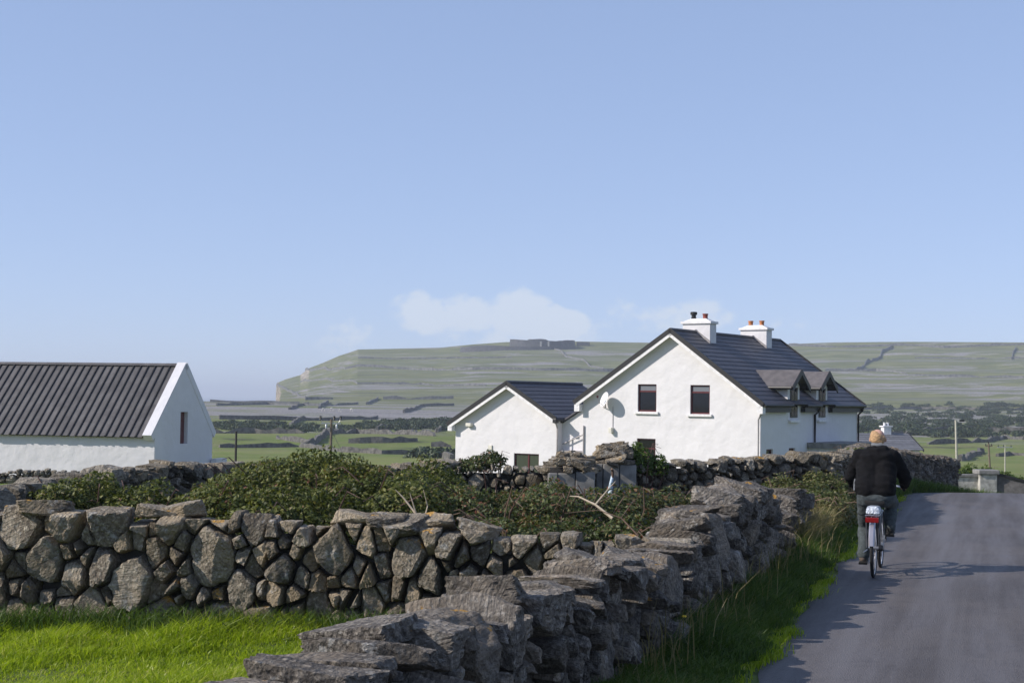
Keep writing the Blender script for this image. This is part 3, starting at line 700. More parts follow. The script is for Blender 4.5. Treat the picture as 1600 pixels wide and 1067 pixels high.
# gutters along the lane side in three lengths between the dormers
for a, b in ((.0, 2.85), (4.3, 5.9), (7.35, 11.1)):
    MB().tube([hp(-.08, a, 1.90), hp(-.08, b, 1.90)], .07, 8).build('gutter', 'black_trim', house, True)
    MB().box(.0, .2, a, b, 1.62, 1.84, hp).build('fascia', 'black_trim', house)
for t_ in (5.75, 10.85): pipe(house, [hp(-.08, t_, 1.88), hp(-.04, t_, 1.7), hp(WG0 - .06, t_, 1.5), hp(WG0 - .06, t_, -2.2)], .05)
pipe(house, [hp(.0, .06, 1.75), hp(.24, .16, 1.32), hp(.26, .2, -2.2)], .035, 'grey_pipe'); pipe(house, [hp(8.55, WT0 - .05, .9), hp(8.55, WT0 - .05, -2.2)], .03, 'grey_pipe')
# dormers that rise straight from the lane-side wall
for tc_ in (3.55, 6.6):
    w = .62; g0 = WG0 - .01; zt = 2.72; zp = 3.36; gb = lambda z: (z - 1.96) / (ZR - 1.96) * 4.22
    k = MB(); zl = .95
    k.v = [hp(g0, tc_ - w, zl + .35), hp(g0, tc_ + w, zl + .35), hp(g0, tc_ + w, zt), hp(g0, tc_, zp - .06), hp(g0, tc_ - w, zt), hp(gb(zt) + .1, tc_ - w, zt), hp(gb(zt) + .1, tc_ + w, zt), hp(g0 + .2, tc_ - w, 1.9), hp(g0 + .2, tc_ + w, 1.9)]
    k.f = [(0, 1, 2, 3, 4), (0, 4, 5, 7), (1, 8, 6, 2)]
    dm = k.build('dormer', 'white_render', house)
    k = MB().box(g0 - .035, g0 - .012, tc_ - .36, tc_ + .36, 1.40, 2.66, hp); k.build('window_frame', 'black_trim', dm)
    for a, b in ((1.46, 2.02), (2.08, 2.60)):
        MB().box(g0 - .042, g0 - .036, tc_ - .30, tc_ - .03, a, b, hp).build('pane', 'window_glass', dm); MB().box(g0 - .042, g0 - .036, tc_ + .03, tc_ + .30, a, b, hp).build('pane', 'window_glass', dm)
    MB().box(g0 - .12, g0 + .02, tc_ - .52, tc_ + .52, 1.20, 1.30, hp).build('sill', 'sill_white', dm)
    for sg in (-1, 1):                                     # two little pitches with dark edges
        def f(s, g, h): return hp(g, tc_ + sg * (s * .80), zp - s * .62 + h)
        MB().box(0, 1.12, g0 - .34, gb(zp) + .15, -.02, .05, f).build('dormer_roof', 'dormer_slate', dm)
        MB().box(-.0, 1.16, g0 - .39, g0 - .345, -.17, .07, f).build('bargeboard', 'black_trim', dm)
        MB().tube([hp(g0 - .34, tc_ + sg * .97, zp - .72), hp(gb(zp - .75) + .1, tc_ + sg * .97, zp - .72)], .06, 8).build('gutter', 'black_trim', dm, True)
        MB().box(.78, 1.02, g0 - .30, gb(zt) + .0, -.16, -.03, f).build('fascia', 'black_trim', dm)
# flat-roofed porch on the lane side
MB().box(-1.45, WG0 - .005, 5.2, 8.6, BASE, .08, hp).build('porch', 'white_render', house)
MB().box(-1.62, WG0 - .008, 5.0, 8.8, .085, .32, hp).build('porch_roof', 'grey_render', house)
add_window(house, lambda a, d, b: hp(-1.45 + d - .14, a, b), 6.6, 8.2, -1.0, -.02, .13, 'sill_white', sill=False)
# chimneys
for t_, pots in ((2.65, ('pot_black', 'pot_red')), (8.4, ('pot_clay', 'pot_clay'))):
    w, d_ = .66, .30
    ch = MB().box(GR - w, GR + w, t_ - d_, t_ + d_, 4.2, 5.36, hp).build('chimney', 'white_render', house, bevel=.012)
    MB().box(GR - w - .07, GR + w + .07, t_ - d_ - .07, t_ + d_ + .07, 5.362, 5.47, hp).build('chimney_cap', 'sill_white', ch, bevel=.012)
    k = MB(); k.hexa([hp(GR - w + .02, t_ - d_ + .02, 5.47), hp(GR + w - .02, t_ - d_ + .02, 5.47), hp(GR + w - .02, t_ + d_ - .02, 5.47), hp(GR - w + .02, t_ + d_ - .02, 5.47), hp(GR - w + .3, t_ - .12, 5.60), hp(GR + w - .3, t_ - .12, 5.60), hp(GR + w - .3, t_ + .12, 5.60), hp(GR - w + .3, t_ + .12, 5.60)])
    k.build('flaunching', 'sill_white', ch)
    for gg, mt in zip((.28, -.28), pots):
        if mt == 'pot_black':
            MB().lathe([(.10, 0), (.12, .10), (.10, .12), (.10, .22), (.15, .24), (.15, .34), (.12, .36)], hp(GR + gg, t_, 5.54), 12).build('chimney_pot', mt, ch, True)
        else: MB().lathe([(.11, 0), (.12, .04), (.105, .06), (.105, .2), (.125, .22), (.125, .27), (.09, .27)], hp(GR + gg, t_, 5.54), 12).build('chimney_pot', mt, ch, True)
    for sg in (1, -1):                                     # lead flashing stepping down the slope
        f = lambda s, t, h: hp(GR - sg * s * .815, t, ZR - s * .585 + h)
        MB().box(-.02, .86, t_ - d_ - .08, t_ - d_ - .005, .02, .13, f).build('flashing', 'grey_pipe', ch)
# small fittings on the gable
MB().box(7.05, 7.2, .08, .30, .62, .85, hp).build('wall_lamp', 'lamp_cream', house, bevel=.02)
MB().tube([hp(7.1, .28, .85), hp(7.1, .28, 1.75)], .012, 6).build('cable', 'grey_pipe', house)
dish = thing('satellite_dish', 'small white satellite dish on the big house gable', 'dish', hp(7.35, .3, 1.75))
MB().tube([hp(7.6, .3, 1.72), hp(7.35, .1, 1.72), hp(7.3, -.05, 1.9)], .022, 6).build('bracket', 'grey_pipe', dish)
ax = Vector((-.88, -.35, .32)).normalized(); c0 = Vector(hp(7.3, -.08, 2.05))
MB().lathe([(.04, -.06), (.20, -.045), (.33, 0.02), (.335, .03), (.20, -.025), (.03, -.035)], c0, 20, ax).build('reflector', 'dish_white', dish, True)
MB().tube([c0 + Vector((0, 0, -.3)), c0 + ax * .28 + Vector((0, 0, -.22)), c0 + ax * .36], .012, 6).build('feed_arm', 'grey_pipe', dish)
MB().box(-.04, .04, -.04, .04, -.05, .05, lambda a, b, c: tuple(c0 + ax * .36 + Vector((a, b, c)))).build('receiver', 'maroon_frame', dish)

annex = thing('white_annex', 'low white gabled annex beside the big white house', 'house', hp(12.7, 3, BASE))
AG0, AG1, AGR, AZR = 9.98, 15.55, 12.5, 2.74
shell(annex, AG0, AG1, .3, 6.2, 1.12, .92, AGR, AZR - .08, [(10.9, 12.25, -1.45, -.42)], [])
add_window(annex, fg, 10.9, 12.25, -1.45, -.42, .13, mull=(11.5,), glassm='door_glass')
slope_courses(annex, AGR, AZR, 9.86, 1.20, 0, 6.4, 9, 'roof_tile'); slope_courses(annex, AGR, AZR, 15.8, .83, 0, 6.4, 11, 'roof_tile')
MB().tube([hp(AGR, -.01, AZR + .03), hp(AGR, 6.41, AZR + .03)], .075, 8).build('ridge_tile', 'roof_tile', annex, True)
verge_boards(annex, AGR, AZR, 9.86, 1.20, 0); verge_boards(annex, AGR, AZR, 15.8, .83, 0)
MB().box(15.55, 15.78, -.02, .26, .5, .78, hp).build('eave_return', 'sill_white', annex)
MB().box(9.78, 9.98, -.06, .16, .98, 1.18, hp).build('gutter_end', 'black_trim', annex, bevel=.03); pipe(annex, [hp(9.86, .05, 1.0), hp(9.9, .22, .75), hp(9.92, .24, -2.2)], .035, 'grey_pipe')
MB().tube([hp(9.8, 0, 1.12), hp(9.8, 6.4, 1.12)], .06, 8).build('gutter', 'black_trim', annex, True)
MB().box(14.55, 14.85, .1, .3, .72, .88, hp).build('wall_lamp', 'lamp_cream', annex, bevel=.03); MB().box(13.45, 13.65, .24, .3, -.3, -.1, hp).build('vent', 'lamp_cream', annex)
# the link between the two, with its maroon door under a sloping roof
linkb = thing('white_link', 'narrow white entrance link with maroon door between the two houses', 'house', hp(9.3, 2, BASE))
bm = flat_wall([(8.625, BASE), (9.975, BASE), (9.975, .95), (8.625, 1.75)], [(8.66, 9.42, BASE + .05, -.52)], lambda a, b, d: hp(a, .75 + d, b), .14, None); build_bm(bm, 'wall', 'white_render', linkb)
MB().box(8.63, 9.97, .95, 5.5, BASE, .7, hp).build('interior', 'dark_interior', linkb)
k = MB(); k.hexa([hp(8.63, .6, 1.78), hp(9.97, .6, .98), hp(9.97, 5.8, .98), hp(8.63, 5.8, 1.78), hp(8.63, .6, 1.86), hp(9.97, .6, 1.06), hp(9.97, 5.8, 1.06), hp(8.63, 5.8, 1.86)]); k.build('roof', 'roof_tile', linkb)
MB().box(8.63, 9.9, .45, .745, -.28, -.22, hp).build('canopy', 'grey_pipe', linkb); pipe(linkb, [hp(8.66, .6, .55), hp(9.85, .6, .05)], .03, 'grey_pipe', 'pipe')
dr = MB().box(8.66, 9.42, .84, .9, BASE + .05, -.52, hp).build('door', 'maroon_frame', linkb); MB().box(8.74, 9.14, .825, .838, -1.9, -.62, hp).build('pane', 'window_glass', dr); MB().tube([hp(9.32, .8, -1.3), hp(9.22, .8, -1.3)], .015, 6).build('handle', 'bike_silver', dr)
MB().box(9.55, 9.65, .66, .745, -.75, -.5, hp).build('wall_lamp', 'insulator_black', linkb)

# ------------------------------------------------------------------ barn
BN = Vector((-17.23, 69, 0)); bph = R(13); BG = Vector((math.sin(bph), math.cos(bph), 0)); BL = Vector((-math.cos(bph), math.sin(bph), 0))
BW, BLEN, BE, BR, BB = 6.5, 15.5, .17, 3.42, -2.8
def bp(g, t, z): q = BN + BG * g + BL * t; return (q.x, q.y, z)
barn = thing('white_barn', 'long whitewashed barn with dark ribbed metal roof and plain gable', 'barn', bp(3, 7, BB))
gab = [(0, BB), (BW, BB), (BW, BE), (BW / 2, BR), (0, BE)]
bm = flat_wall(gab, [(2.72, 3.55, -.48, 1.12), (2.0, 4.15, BB + .02, -1.45)], lambda a, b, d: bp(a, d, b), .22, None); build_bm(bm, 'wall', 'barn_white', barn)
MB().box(.004, .3, .004, BLEN, BB, BE + .02, bp).build('wall', 'barn_white', barn); MB().box(BW - .3, BW - .004, .004, BLEN, BB, BE + .02, bp).build('wall', 'barn_white', barn)
MB().box(.35, BW - .35, .9, BLEN - .3, BB, BE, bp).build('interior', 'dark_interior', barn)
MB().box(2.72, 3.55, .20, .24, -.48, 1.12, bp).build('shutter', 'maroon_frame', barn); MB().box(2.0, 4.15, .20, .26, BB, -1.45, bp).build('door', 'maroon_frame', barn)
k = MB(); k.v = [bp(a, BLEN, b) for a, b in gab]; k.f = [(0, 1, 2, 3, 4)]; k.build('wall', 'barn_white', barn)
for sg, nm in ((1, 'near'), (-1, 'far')):
    base_g, dg_ = (0, 1) if sg == 1 else (BW, -1)
    sl_ = Vector((BW / 2 + .30, BR - BE + .30 * (BR - BE) / (BW / 2))); Ls = sl_.length; sl_ /= Ls; upv = Vector((-sl_.y, sl_.x))
    def bf(s, t, h, base_g=base_g, dg_=dg_): return bp(base_g + dg_ * (-.30 + sl_.x * s + upv.x * h), t, BE - .30 * (BR - BE) / (BW / 2) + .05 + sl_.y * s + upv.y * h)
    MB().box(.0, Ls, .46, BLEN, -.05, -.01, bf).build('roof', 'dark_interior', barn)
    pitch = .40; cnt = int((BLEN - .46) / pitch)
    for i in range(cnt):
        a = .46 + i * pitch
        sh = MB().box(-.04 + random.uniform(0, .05), Ls, a + .005, a + pitch - .005, -.006, .012, bf).build('roof_sheet', 'barn_sheet', barn)
        kk = MB(); kk.hexa([bf(-.02, a - .05, .012), bf(-.02, a + .05, .012), bf(Ls, a + .05, .012), bf(Ls, a - .05, .012), bf(-.02, a - .025, .075), bf(-.02, a + .025, .075), bf(Ls, a + .025, .075), bf(Ls, a - .025, .075)])
        kk.build('rib', 'barn_rib', sh)
    kk = MB().box(-.02, Ls + .06, -.02, .455, -.2, .16, bf).build('gable_coping', 'barn_white', barn)
    MB().box(Ls - .12, Ls + .05, .46, BLEN, .02, .10, bf).build('ridge_capping', 'barn_sheet', barn)
MB().box(BW - .3, BW + 1.0, -.4, -.1, BB, -1.35, bp).build('yard_wall', 'barn_white', barn)

# ------------------------------------------------------------------ cottage beyond the road bend
CT = Vector((px(1345, 112), 112, 0)); cx_, cy_ = Vector((.985, .17, 0)), Vector((-.17, .985, 0))
def cp(a, b, c): q = CT + cx_ * a + cy_ * b; return (q.x, q.y, c)
cg = ground(CT.x, CT.y) - .3
cott = thing('cottage', 'small cottage with pale slate roof and white chimney beyond the road bend', 'house', cp(2, 2, cg))
MB().box(-3, 5.0, 0, 5, cg, -1.55, cp).build('wall', 'white_render', cott)
k = MB(); k.v = [cp(5.0, 0, -1.55), cp(5.0, 5, -1.55), cp(5.0, 2.5, -.42), cp(-3, 0, -1.55), cp(-3, 5, -1.55), cp(-3, 2.5, -.42)]; k.f = [(0, 1, 2), (3, 5, 4)]; k.build('gable', 'white_render', cott)
for sg in (0, 1):
    for i in range(8):
        a0, a1 = i / 8, (i + 1) / 8 + .01
        def f(s, h): return (2.5 - 2.75 * s, -.38 - 1.24 * s + h) if sg == 0 else (2.5 + 2.75 * s, -.38 - 1.24 * s + h)
        (y0, z0), (y1, z1) = f(a0, 0), f(a1, 0)
        k = MB(); k.hexa([cp(-3.2, y0, z0), cp(5.2, y0, z0), cp(5.2, y1, z1), cp(-3.2, y1, z1), cp(-3.2, y0, z0 + .02), cp(5.2, y0, z0 + .02), cp(5.2, y1, z1 + .05), cp(-3.2, y1, z1 + .05)]); k.build('slate_course', 'cottage_slate', cott)
    f0, f1 = (2.5, -.38), ((-.25, -1.62) if sg == 0 else (5.25, -1.62))
    k = MB(); k.hexa([cp(5.2, f0[0], f0[1] - .12), cp(5.26, f0[0], f0[1] - .12), cp(5.26, f1[0], f1[1] - .12), cp(5.2, f1[0], f1[1] - .12), cp(5.2, f0[0], f0[1] + .08), cp(5.26, f0[0], f0[1] + .08), cp(5.26, f1[0], f1[1] + .08), cp(5.2, f1[0], f1[1] + .08)]); k.build('verge_trim', 'black_trim', cott)
ch = MB().box(3.0, 3.62, 2.2, 2.8, -.9, .14, cp).build('chimney', 'sill_white', cott); MB().box(2.9, 3.72, 2.1, 2.9, .142, .24, cp).build('chimney_cap', 'sill_white', ch)
for a in (3.17, 3.45): MB().lathe([(.10, 0), (.10, .2), (.12, .22), (.12, .26)], cp(a, 2.5, .24), 10).build('chimney_pot', 'sill_white', ch)

# ------------------------------------------------------------------ far stone walls, fort, scrub, poles, sheep
def ribbon(name, label, cat, pts, h, w, mat, group=None, seed=0, step=3.0, parts=False):
    """a rough wall following the land: uneven top, real thickness"""
    rnd = random.Random(seed); P = [Vector((x, y)) for x, y in pts]; path = []
    for a, b in zip(P, P[1:]):
        k = max(1, int((b - a).length / step)); path += [a.lerp(b, i / k) for i in range(k)]
    path.append(P[-1]); k = MB(); n_ = len(path); V, F_ = [], []
    for i, q in enumerate(path):
        d = (path[min(i + 1, n_ - 1)] - path[max(i - 1, 0)]).normalized(); nn = Vector((d.y, -d.x)); q = q + nn * rnd.gauss(0, w * .35)
        hh = h * rnd.uniform(.6, 1.12) * (.25 if rnd.random() < .05 else 1); g = ground(q.x, q.y)
        for s_, z in ((-.62, -.4), (-.45, hh * .93), (.4, hh), (.62, -.4)):
            V.append((q.x + nn.x * s_ * w, q.y + nn.y * s_ * w, g + z))
    for i in range(n_ - 1):
        for j in range(3): F_.append((i * 4 + j, i * 4 + j + 1, i * 4 + 5 + j, i * 4 + 4 + j))
    F_ += [(0, 1, 2, 3), tuple((n_ - 1) * 4 + j for j in (3, 2, 1, 0))]
    k.v, k.f = V, F_; o = k.build(name, mat)
    c = Vector(V[0]); o.location = c
    for v in o.data.vertices: v.co -= c
    return tag(o, label, cat, group, 'thing')
def survey(*pp): return [on_ground(a, b) for a, b in pp]
FW = [
 ('green pasture wall zigzagging back from the electricity pole', [(485, 697), (500, 690), (516, 678), (521, 676)], 1.5),
 ('straight dark pasture wall standing alone in the green field by the annex', [(547, 692), (600, 692), (655, 690)], 1.4),
 ('short dark pasture wall touching the annex corner', [(676, 698), (708, 698)], 1.3),
 ('low broken wall along the foot of the green pasture behind the brambles', [(345, 699), (420, 699), (470, 698), (540, 706), (600, 709), (660, 710), (709, 717)], 1.0),
 ('thick pasture wall beside the barn gable', [(337, 677), (400, 677), (478, 677)], 1.4),
 ('pasture wall sloping down towards the electricity pole', [(436, 685), (486, 692)], 1.2),
 ('wall climbing the scrubby scarp above the pasture', [(590, 673), (612, 668), (622, 660)], 1.6),
 ('long pale wall under the scrubby scarp', [(510, 677), (560, 677), (600, 678), (640, 679), (682, 681)], 1.3),
 ('wall crossing the grey limestone flats below the cliff', [(633, 645), (650, 640), (660, 635), (710, 634)], 1.6),
 ('dark straight wall on the shore flats under the cliff', [(430, 624), (480, 625), (522, 624)], 1.8),
 ('short slanting wall on the shore flats', [(575, 632), (586, 627), (593, 623)], 1.6),
 ('slanting wall below the cliff foot', [(500, 638), (508, 633), (514, 629)], 1.6),
 ('long level terrace wall halfway up the hill under the fort', [(478, 577), (540, 577), (640, 577.5), (740, 578), (850, 579), (960, 581)], 2.3),
 ('level terrace wall low on the hill above the flats', [(600, 624), (660, 624), (710, 623)], 2.0),
 ('boundary wall running along the hill crest above the dormers', [(1233, 540), (1300, 543), (1400, 540), (1440, 541), (1475, 544), (1540, 541), (1600, 539), (1660, 539)], 2.4),
 ('crooked wall running down the hill face from the crest wall', [(1394, 541), (1378, 552), (1366, 564), (1350, 573), (1338, 579)], 2.8),
 ('level wall across the middle of the hill face', [(1290, 580), (1370, 580), (1420, 586), (1478, 589), (1560, 590), (1640, 591)], 2.2),
 ('short wall stub on the upper hill face', [(1588, 544), (1583, 555), (1581, 562)], 2.2),
 ('pasture wall ending in a dark heap beside the pale pole', [(1502, 720), (1520, 712), (1535, 707)], 1.3),
 ('long thin wall crossing the green field beyond the road', [(1450, 694), (1510, 692), (1545, 691), (1570, 685), (1600, 687)], 1.2),
 ('low tumbled wall between the two telegraph poles', [(1560, 713), (1580, 711), (1640, 713)], 1.0),
 ('pale broken wall running down the hill from the fort to the terrace', [(852, 541), (880, 553), (905, 562), (945, 577)], 1.8),
 ('thin wall on the limestone flats under the cliff face', [(340, 634), (420, 632), (500, 634), (560, 632)], 1.3),
 ('long wall at the seaward edge of the limestone flats', [(330, 628), (380, 629), (430, 630), (470, 631)], 1.3),
 ('slanting wall near the sheep on the limestone flats', [(455, 640), (470, 634), (482, 632)], 1.4),
 ('wall along the top edge of the scrubby scarp', [(345, 655), (430, 656), (520, 657), (590, 655)], 1.3),
 ('short wall stepping down the scarp behind the slim black post', [(456, 669), (463, 662), (478, 656)], 1.4),
 ('short slanting wall beside the annex gable', [(683, 676), (692, 671), (705, 668)], 1.4),
 ('level wall crossing the lower hill above the cottage roof', [(1350, 640), (1440, 639), (1530, 641), (1640, 640)], 1.6),
 ('thin wall on the hill between crest and crooked wall', [(1430, 560), (1500, 561), (1600, 560), (1650, 561)], 1.6),
 ('terrace wall above the long level terrace under the fort', [(560, 560), (640, 561), (720, 560), (800, 559)], 1.5),
 ('terrace wall below the long level terrace', [(470, 598), (560, 600), (660, 601), (760, 603)], 1.6),
 ('dark wall along the foot of the hill scrub behind the cottage', [(1380, 683), (1450, 675), (1520, 674), (1640, 676)], 1.7),
]
for i, (lb, pp, h) in enumerate(FW):
    ribbon('field_wall', lb, 'wall', survey(*pp), h, .75, 'far_wall_stone' if pp[0][1] < 640 else 'mid_wall_stone', 'dry stone walls dividing the far fields', 40 + i, 2.0 if pp[0][1] > 660 else 6.0)
# the ring fort on the skyline
fc = Vector((px(846, 1405), 1405, 0)); fort = thing('stone_fort', 'dark ruined ring fort standing on the hill crest', 'fort', (fc.x, fc.y, ground(fc.x, fc.y)))
def ring(name, rx, ry, ztop, thick, a0, a1, off=(0, 0), seed=1):
    rnd = random.Random(seed); V, F_ = [], []; n_ = 60
    for i in range(n_ + 1):
        a = a0 + (a1 - a0) * i / n_; tp = ztop(a) * rnd.uniform(.94, 1.04)
        for rr, z in ((1, None), (.97, tp), (.97 - thick / rx, tp), (.96 - thick / rx, None)):
            x, y = fc.x + off[0] + math.cos(a) * rx * rr, fc.y + off[1] + math.sin(a) * ry * rr
            V.append((x, y, ground(x, y) - 4 if z is None else ground(fc.x, fc.y - 20) + z))
    for i in range(n_):
        for j in range(3): F_.append((i * 4 + j, i * 4 + j + 1, i * 4 + 5 + j, i * 4 + 4 + j))
    F_ += [(0, 1, 2, 3), tuple(n_ * 4 + j for j in (3, 2, 1, 0))]
    k = MB(); k.v, k.f = V, F_; return k.build(name, 'fort_stone', fort)
ring('inner_rampart', 33, 28, lambda a: 8.8 + .8 * math.cos(a * 2) + (1.2 if math.cos(a) < .1 and math.cos(a) > -.5 else 0), 4, math.pi * .98, math.pi * 2.9, (1, 0), 2)
ring('outer_rampart', 64, 46, lambda a: 1.6 + .6 * math.sin(a * 5), 3, math.pi * 1.05, math.pi * 1.98, (-18, -4), 3)
k = MB()
for a in (4.68, 4.9): k.box(fc.x + math.cos(a) * 34 - .8, fc.x + math.cos(a) * 34 + .8, fc.y + math.sin(a) * 29 - 1, fc.y + math.sin(a) * 29 + 2, ground(fc.x, fc.y - 30) - 2, ground(fc.x, fc.y - 20) + 7)
k.build('buttress', 'pier_render', fort)
x_, y_ = px(912, 1420), 1420; MB().box(x_ - 7, x_ + 6, y_ - 2, y_ + 2, ground(x_, y_) - 2, ground(x_, y_) + 3.6).build('ruined_stub', 'fort_stone', fort)

def leaves(center, n_, ext, size, rnd, up=.35):
    """n_ leaf faces near the shell of an ellipsoid; returns verts, quads, tint"""
    d = rnd.normal(size=(n_, 3)); d /= np.linalg.norm(d, axis=1)[:, None]; d[:, 2] = np.where(d[:, 2] < -.25, -d[:, 2], d[:, 2])
    lump = 1 + .22 * swave(d[:, 0] * 3.5 + center[0], d[:, 1] * 3.5 + d[:, 2] * 2.1, int(abs(center[0] * 100)) % 99) + .10 * swave(d[:, 0] * 9, d[:, 1] * 9 + d[:, 2] * 7 + center[1], 5)
    rr = (1 - rnd.random(n_) ** 2.2 * .5) * lump
    C = np.array(center) + d * np.array(ext) * rr[:, None]
    nn = d + rnd.normal(size=(n_, 3)) * .75 + np.array((0, 0, up)); nn /= np.linalg.norm(nn, axis=1)[:, None]
    a = np.cross(nn, rnd.normal(size=(n_, 3))); a /= np.linalg.norm(a, axis=1)[:, None]; b_ = np.cross(nn, a)
    s = size * rnd.uniform(.55, 1.25, n_)[:, None]
    V = np.stack([C - a * s * .6, C + b_ * s * .36 - nn * s * .08, C + a * s * .62, C - b_ * s * .36 - nn * s * .08], 1).reshape(-1, 3)
    Q = np.arange(n_ * 4).reshape(-1, 4)
    return V, Q, np.repeat(np.clip(rnd.beta(1.6, 1.9, n_) + .12 * swave(C[:, 0] * 3, C[:, 1] * 3 + C[:, 2] * 4, 8), 0, 1), 4)
def bush(name, label, blobs, size, mat, seed, dens=1.0, cat='bush', group=None, canes=10, cane_mat='bramble_cane', kind='thing', loc=None):
    rnd = np.random.RandomState(seed); VV, QQ, TT, nv_ = [], [], [], 0
    for x, y, z, rx, ry, rz in blobs:
        area = 4 * math.pi * ((rx * ry) ** 1.6 / 3 + (rx * rz) ** 1.6 / 3 + (ry * rz) ** 1.6 / 3) ** (1 / 1.6) * .65
        V, Q, tnt = leaves((x, y, z), int(dens * area / (size * size * .42) * 2.6), (rx, ry, rz), size, rnd)
        VV.append(V); QQ.append(Q + nv_); TT.append(tnt); nv_ += len(V)
    V = np.concatenate(VV); bx, by = blobs[0][0], blobs[0][1]; o0 = np.array((bx, by, ground(bx, by)))
    root = thing(name, label, cat, tuple(o0), group) if kind == 'thing' else None
    me = npmesh('foliage', V - o0, [np.concatenate(QQ)], mat, False, np.concatenate(TT))
    f = link(bpy.data.objects.new('foliage' if root else name, me), root)
    if not root:
        f.location = o0; return tag(f, label, None, None, 'stuff')
    if canes:
        pr_ = random.Random(seed); k = MB()
        for i in range(canes):
            x, y, z, rx, ry, rz = pr_.choice(blobs); a = pr_.uniform(0, 6.28); q = Vector((x + math.cos(a) * rx * .3, y + math.sin(a) * ry * .3, ground(x, y)))
            e = Vector((x + math.cos(a) * rx * pr_.uniform(.8, 1.15), y + math.sin(a) * ry * pr_.uniform(.6, 1.1), z + rz * pr_.uniform(.7, 1.12)))
            m_ = q.lerp(e, .55) + Vector((pr_.gauss(0, .1), pr_.gauss(0, .1), .25)); e2 = e + Vector((math.cos(a), math.sin(a), -.3)) * pr_.uniform(.05, .2)
            k.tube([q, m_, e, e2], [.012, .009, .006, .003], 5)
        tag(k.build('stem', cane_mat, root), kind='stuff')
    return root
# scrub on the far scarps: too many to count, one mass each
rs = np.random.RandomState(5); blobs = []
for a0, a1, y0, y1, n_ in ((340, 440, 664, 672, 40), (440, 560, 668, 676, 26), (560, 610, 660, 672, 16), (615, 705, 659, 673, 48), (1345, 1660, 648, 673, 170), (1345, 1660, 632, 648, 90), (1340, 1440, 673, 680, 18), (1440, 1660, 676, 684, 40), (660, 708, 711, 716, 10)):
    for _ in range(n_):
        x, y = on_ground(rs.uniform(a0, a1), rs.uniform(y0, y1)); s_ = rs.uniform(.7, 2.0) * (1 if y > 150 else .6)
        blobs.append((x, y, ground(x, y) + .25 * s_, s_ * rs.uniform(1, 2.6), s_, s_ * rs.uniform(.5, .95)))
bush('far_scrub', 'dark low scrub growing in bands on the far scarps', blobs, .75, 'scrub_leaf', 9, .5, kind='stuff')

def base_pt(p, z): x = px(p, z); return Vector((x, z, ground(x, z)))
# pale lamp pole
q = base_pt(1497, 110); lp = thing('lamp_pole', 'tall pale pole with small street lamp arm behind the low roadside wall', 'pole', q)
tp = q + Vector((-.15, 0, 0)); tp.z = .82
MB().tube([q - Vector((0, 0, .3)), tp], [.10, .075], 10).build('pole', 'pole_pale', lp, True)
MB().tube([tp - Vector((0, 0, .12)), tp + Vector((.30, -.1, .0))], .02, 6).build('arm', 'galvanised', lp); MB().box(tp.x + .25, tp.x + .62, tp.y - .2, tp.y - .02, tp.z - .10, tp.z + .04).build('lamp_head', 'insulator_black', lp, bevel=.02)
# timber poles
def telegraph(label, p, z, ztop, r, mat, lean=0, fittings=None, name='telegraph_pole'):
    q = base_pt(p, z); o = thing(name, label, 'pole', q, None); tp = Vector((q.x + lean, q.y, ztop))
    MB().tube([q - Vector((0, 0, .3)), tp], [r, r * .8], 8).build('pole', mat, o, True)
    if fittings: fittings(o, tp)
    return tp
def top_fork(o, tp):
    MB().box(tp.x - .35, tp.x + .4, tp.y - .05, tp.y + .05, tp.z - .32, tp.z - .22).build('crossarm', 'pole_wood', o)
    for s_ in (-.28, 0, .32): MB().lathe([(.04, 0), (.07, .04), (.04, .08), (.06, .13), (.02, .17)], (tp.x + s_, tp.y, tp.z - .22 if s_ else tp.z), 8).build('insulator', 'insulator_black', o, True)
tpA = telegraph('dark timber telegraph pole leaning in the green field beyond the road', 1549, 148, -1.95, .11, 'pole_wood', -.25, top_fork)
def three_arm(o, tp):
    MB().box(tp.x - 1.0, tp.x + 1.0, tp.y - .05, tp.y + .05, tp.z - .35, tp.z - .24).build('crossarm', 'galvanised', o)
    for s_ in (-.9, -.2, .8): MB().lathe([(.03, 0), (.08, .05), (.05, .12), (.08, .18), (.02, .25)], (tp.x + s_, tp.y, tp.z - .24), 8).build('insulator', 'insulator_black', o, True)
telegraph('thin grey electricity pole with three insulators, far out in the field', 1571, 190, -4.9 + 1.6, .09, 'pole_pale', 0, three_arm)
def big_fittings(o, tp):
    MB().box(tp.x - .95, tp.x + .85, tp.y - .06, tp.y + .06, tp.z - .42, tp.z - .30).build('crossarm', 'galvanised', o)
    for s_ in (-1.0, .25, .85):
        MB().tube([(tp.x + s_ * .75, tp.y, tp.z - .3), (tp.x + s_, tp.y, tp.z - .02)], .022, 5).build('bracket', 'galvanised', o)
        MB().lathe([(.06, 0), (.12, .05), (.09, .12), (.13, .2), (.09, .28), (.12, .34), (.03, .4)], (tp.x + s_, tp.y, tp.z - .08), 8).build('insulator', 'insulator_black', o, True)
    for s_ in (-.45, .5): MB().lathe([(.09, 0), (.09, .35), (.03, .42)], (tp.x + s_, tp.y - .12, tp.z - .85), 8).build('switch_gear', 'galvanised', o, True)
tpB = telegraph('brown timber electricity pole with crossarm and three black insulators above the brambles', 520, 130, -.12, .13, 'pole_wood', 0, big_fittings, 'electricity_pole')
q = base_pt(520, 130); tag(MB().tube([tpB - Vector((0, 0, 1)), (q.x + 2.6, q.y - .5, q.z)], .02, 5).build('stay_wire', 'wire_grey'), 'thin stay wire bracing the electricity pole above the brambles', 'wire', None, 'thing')
telegraph('slim black post standing beside the barn', 372, 92, -.35, .085, 'pole_dark', 0)
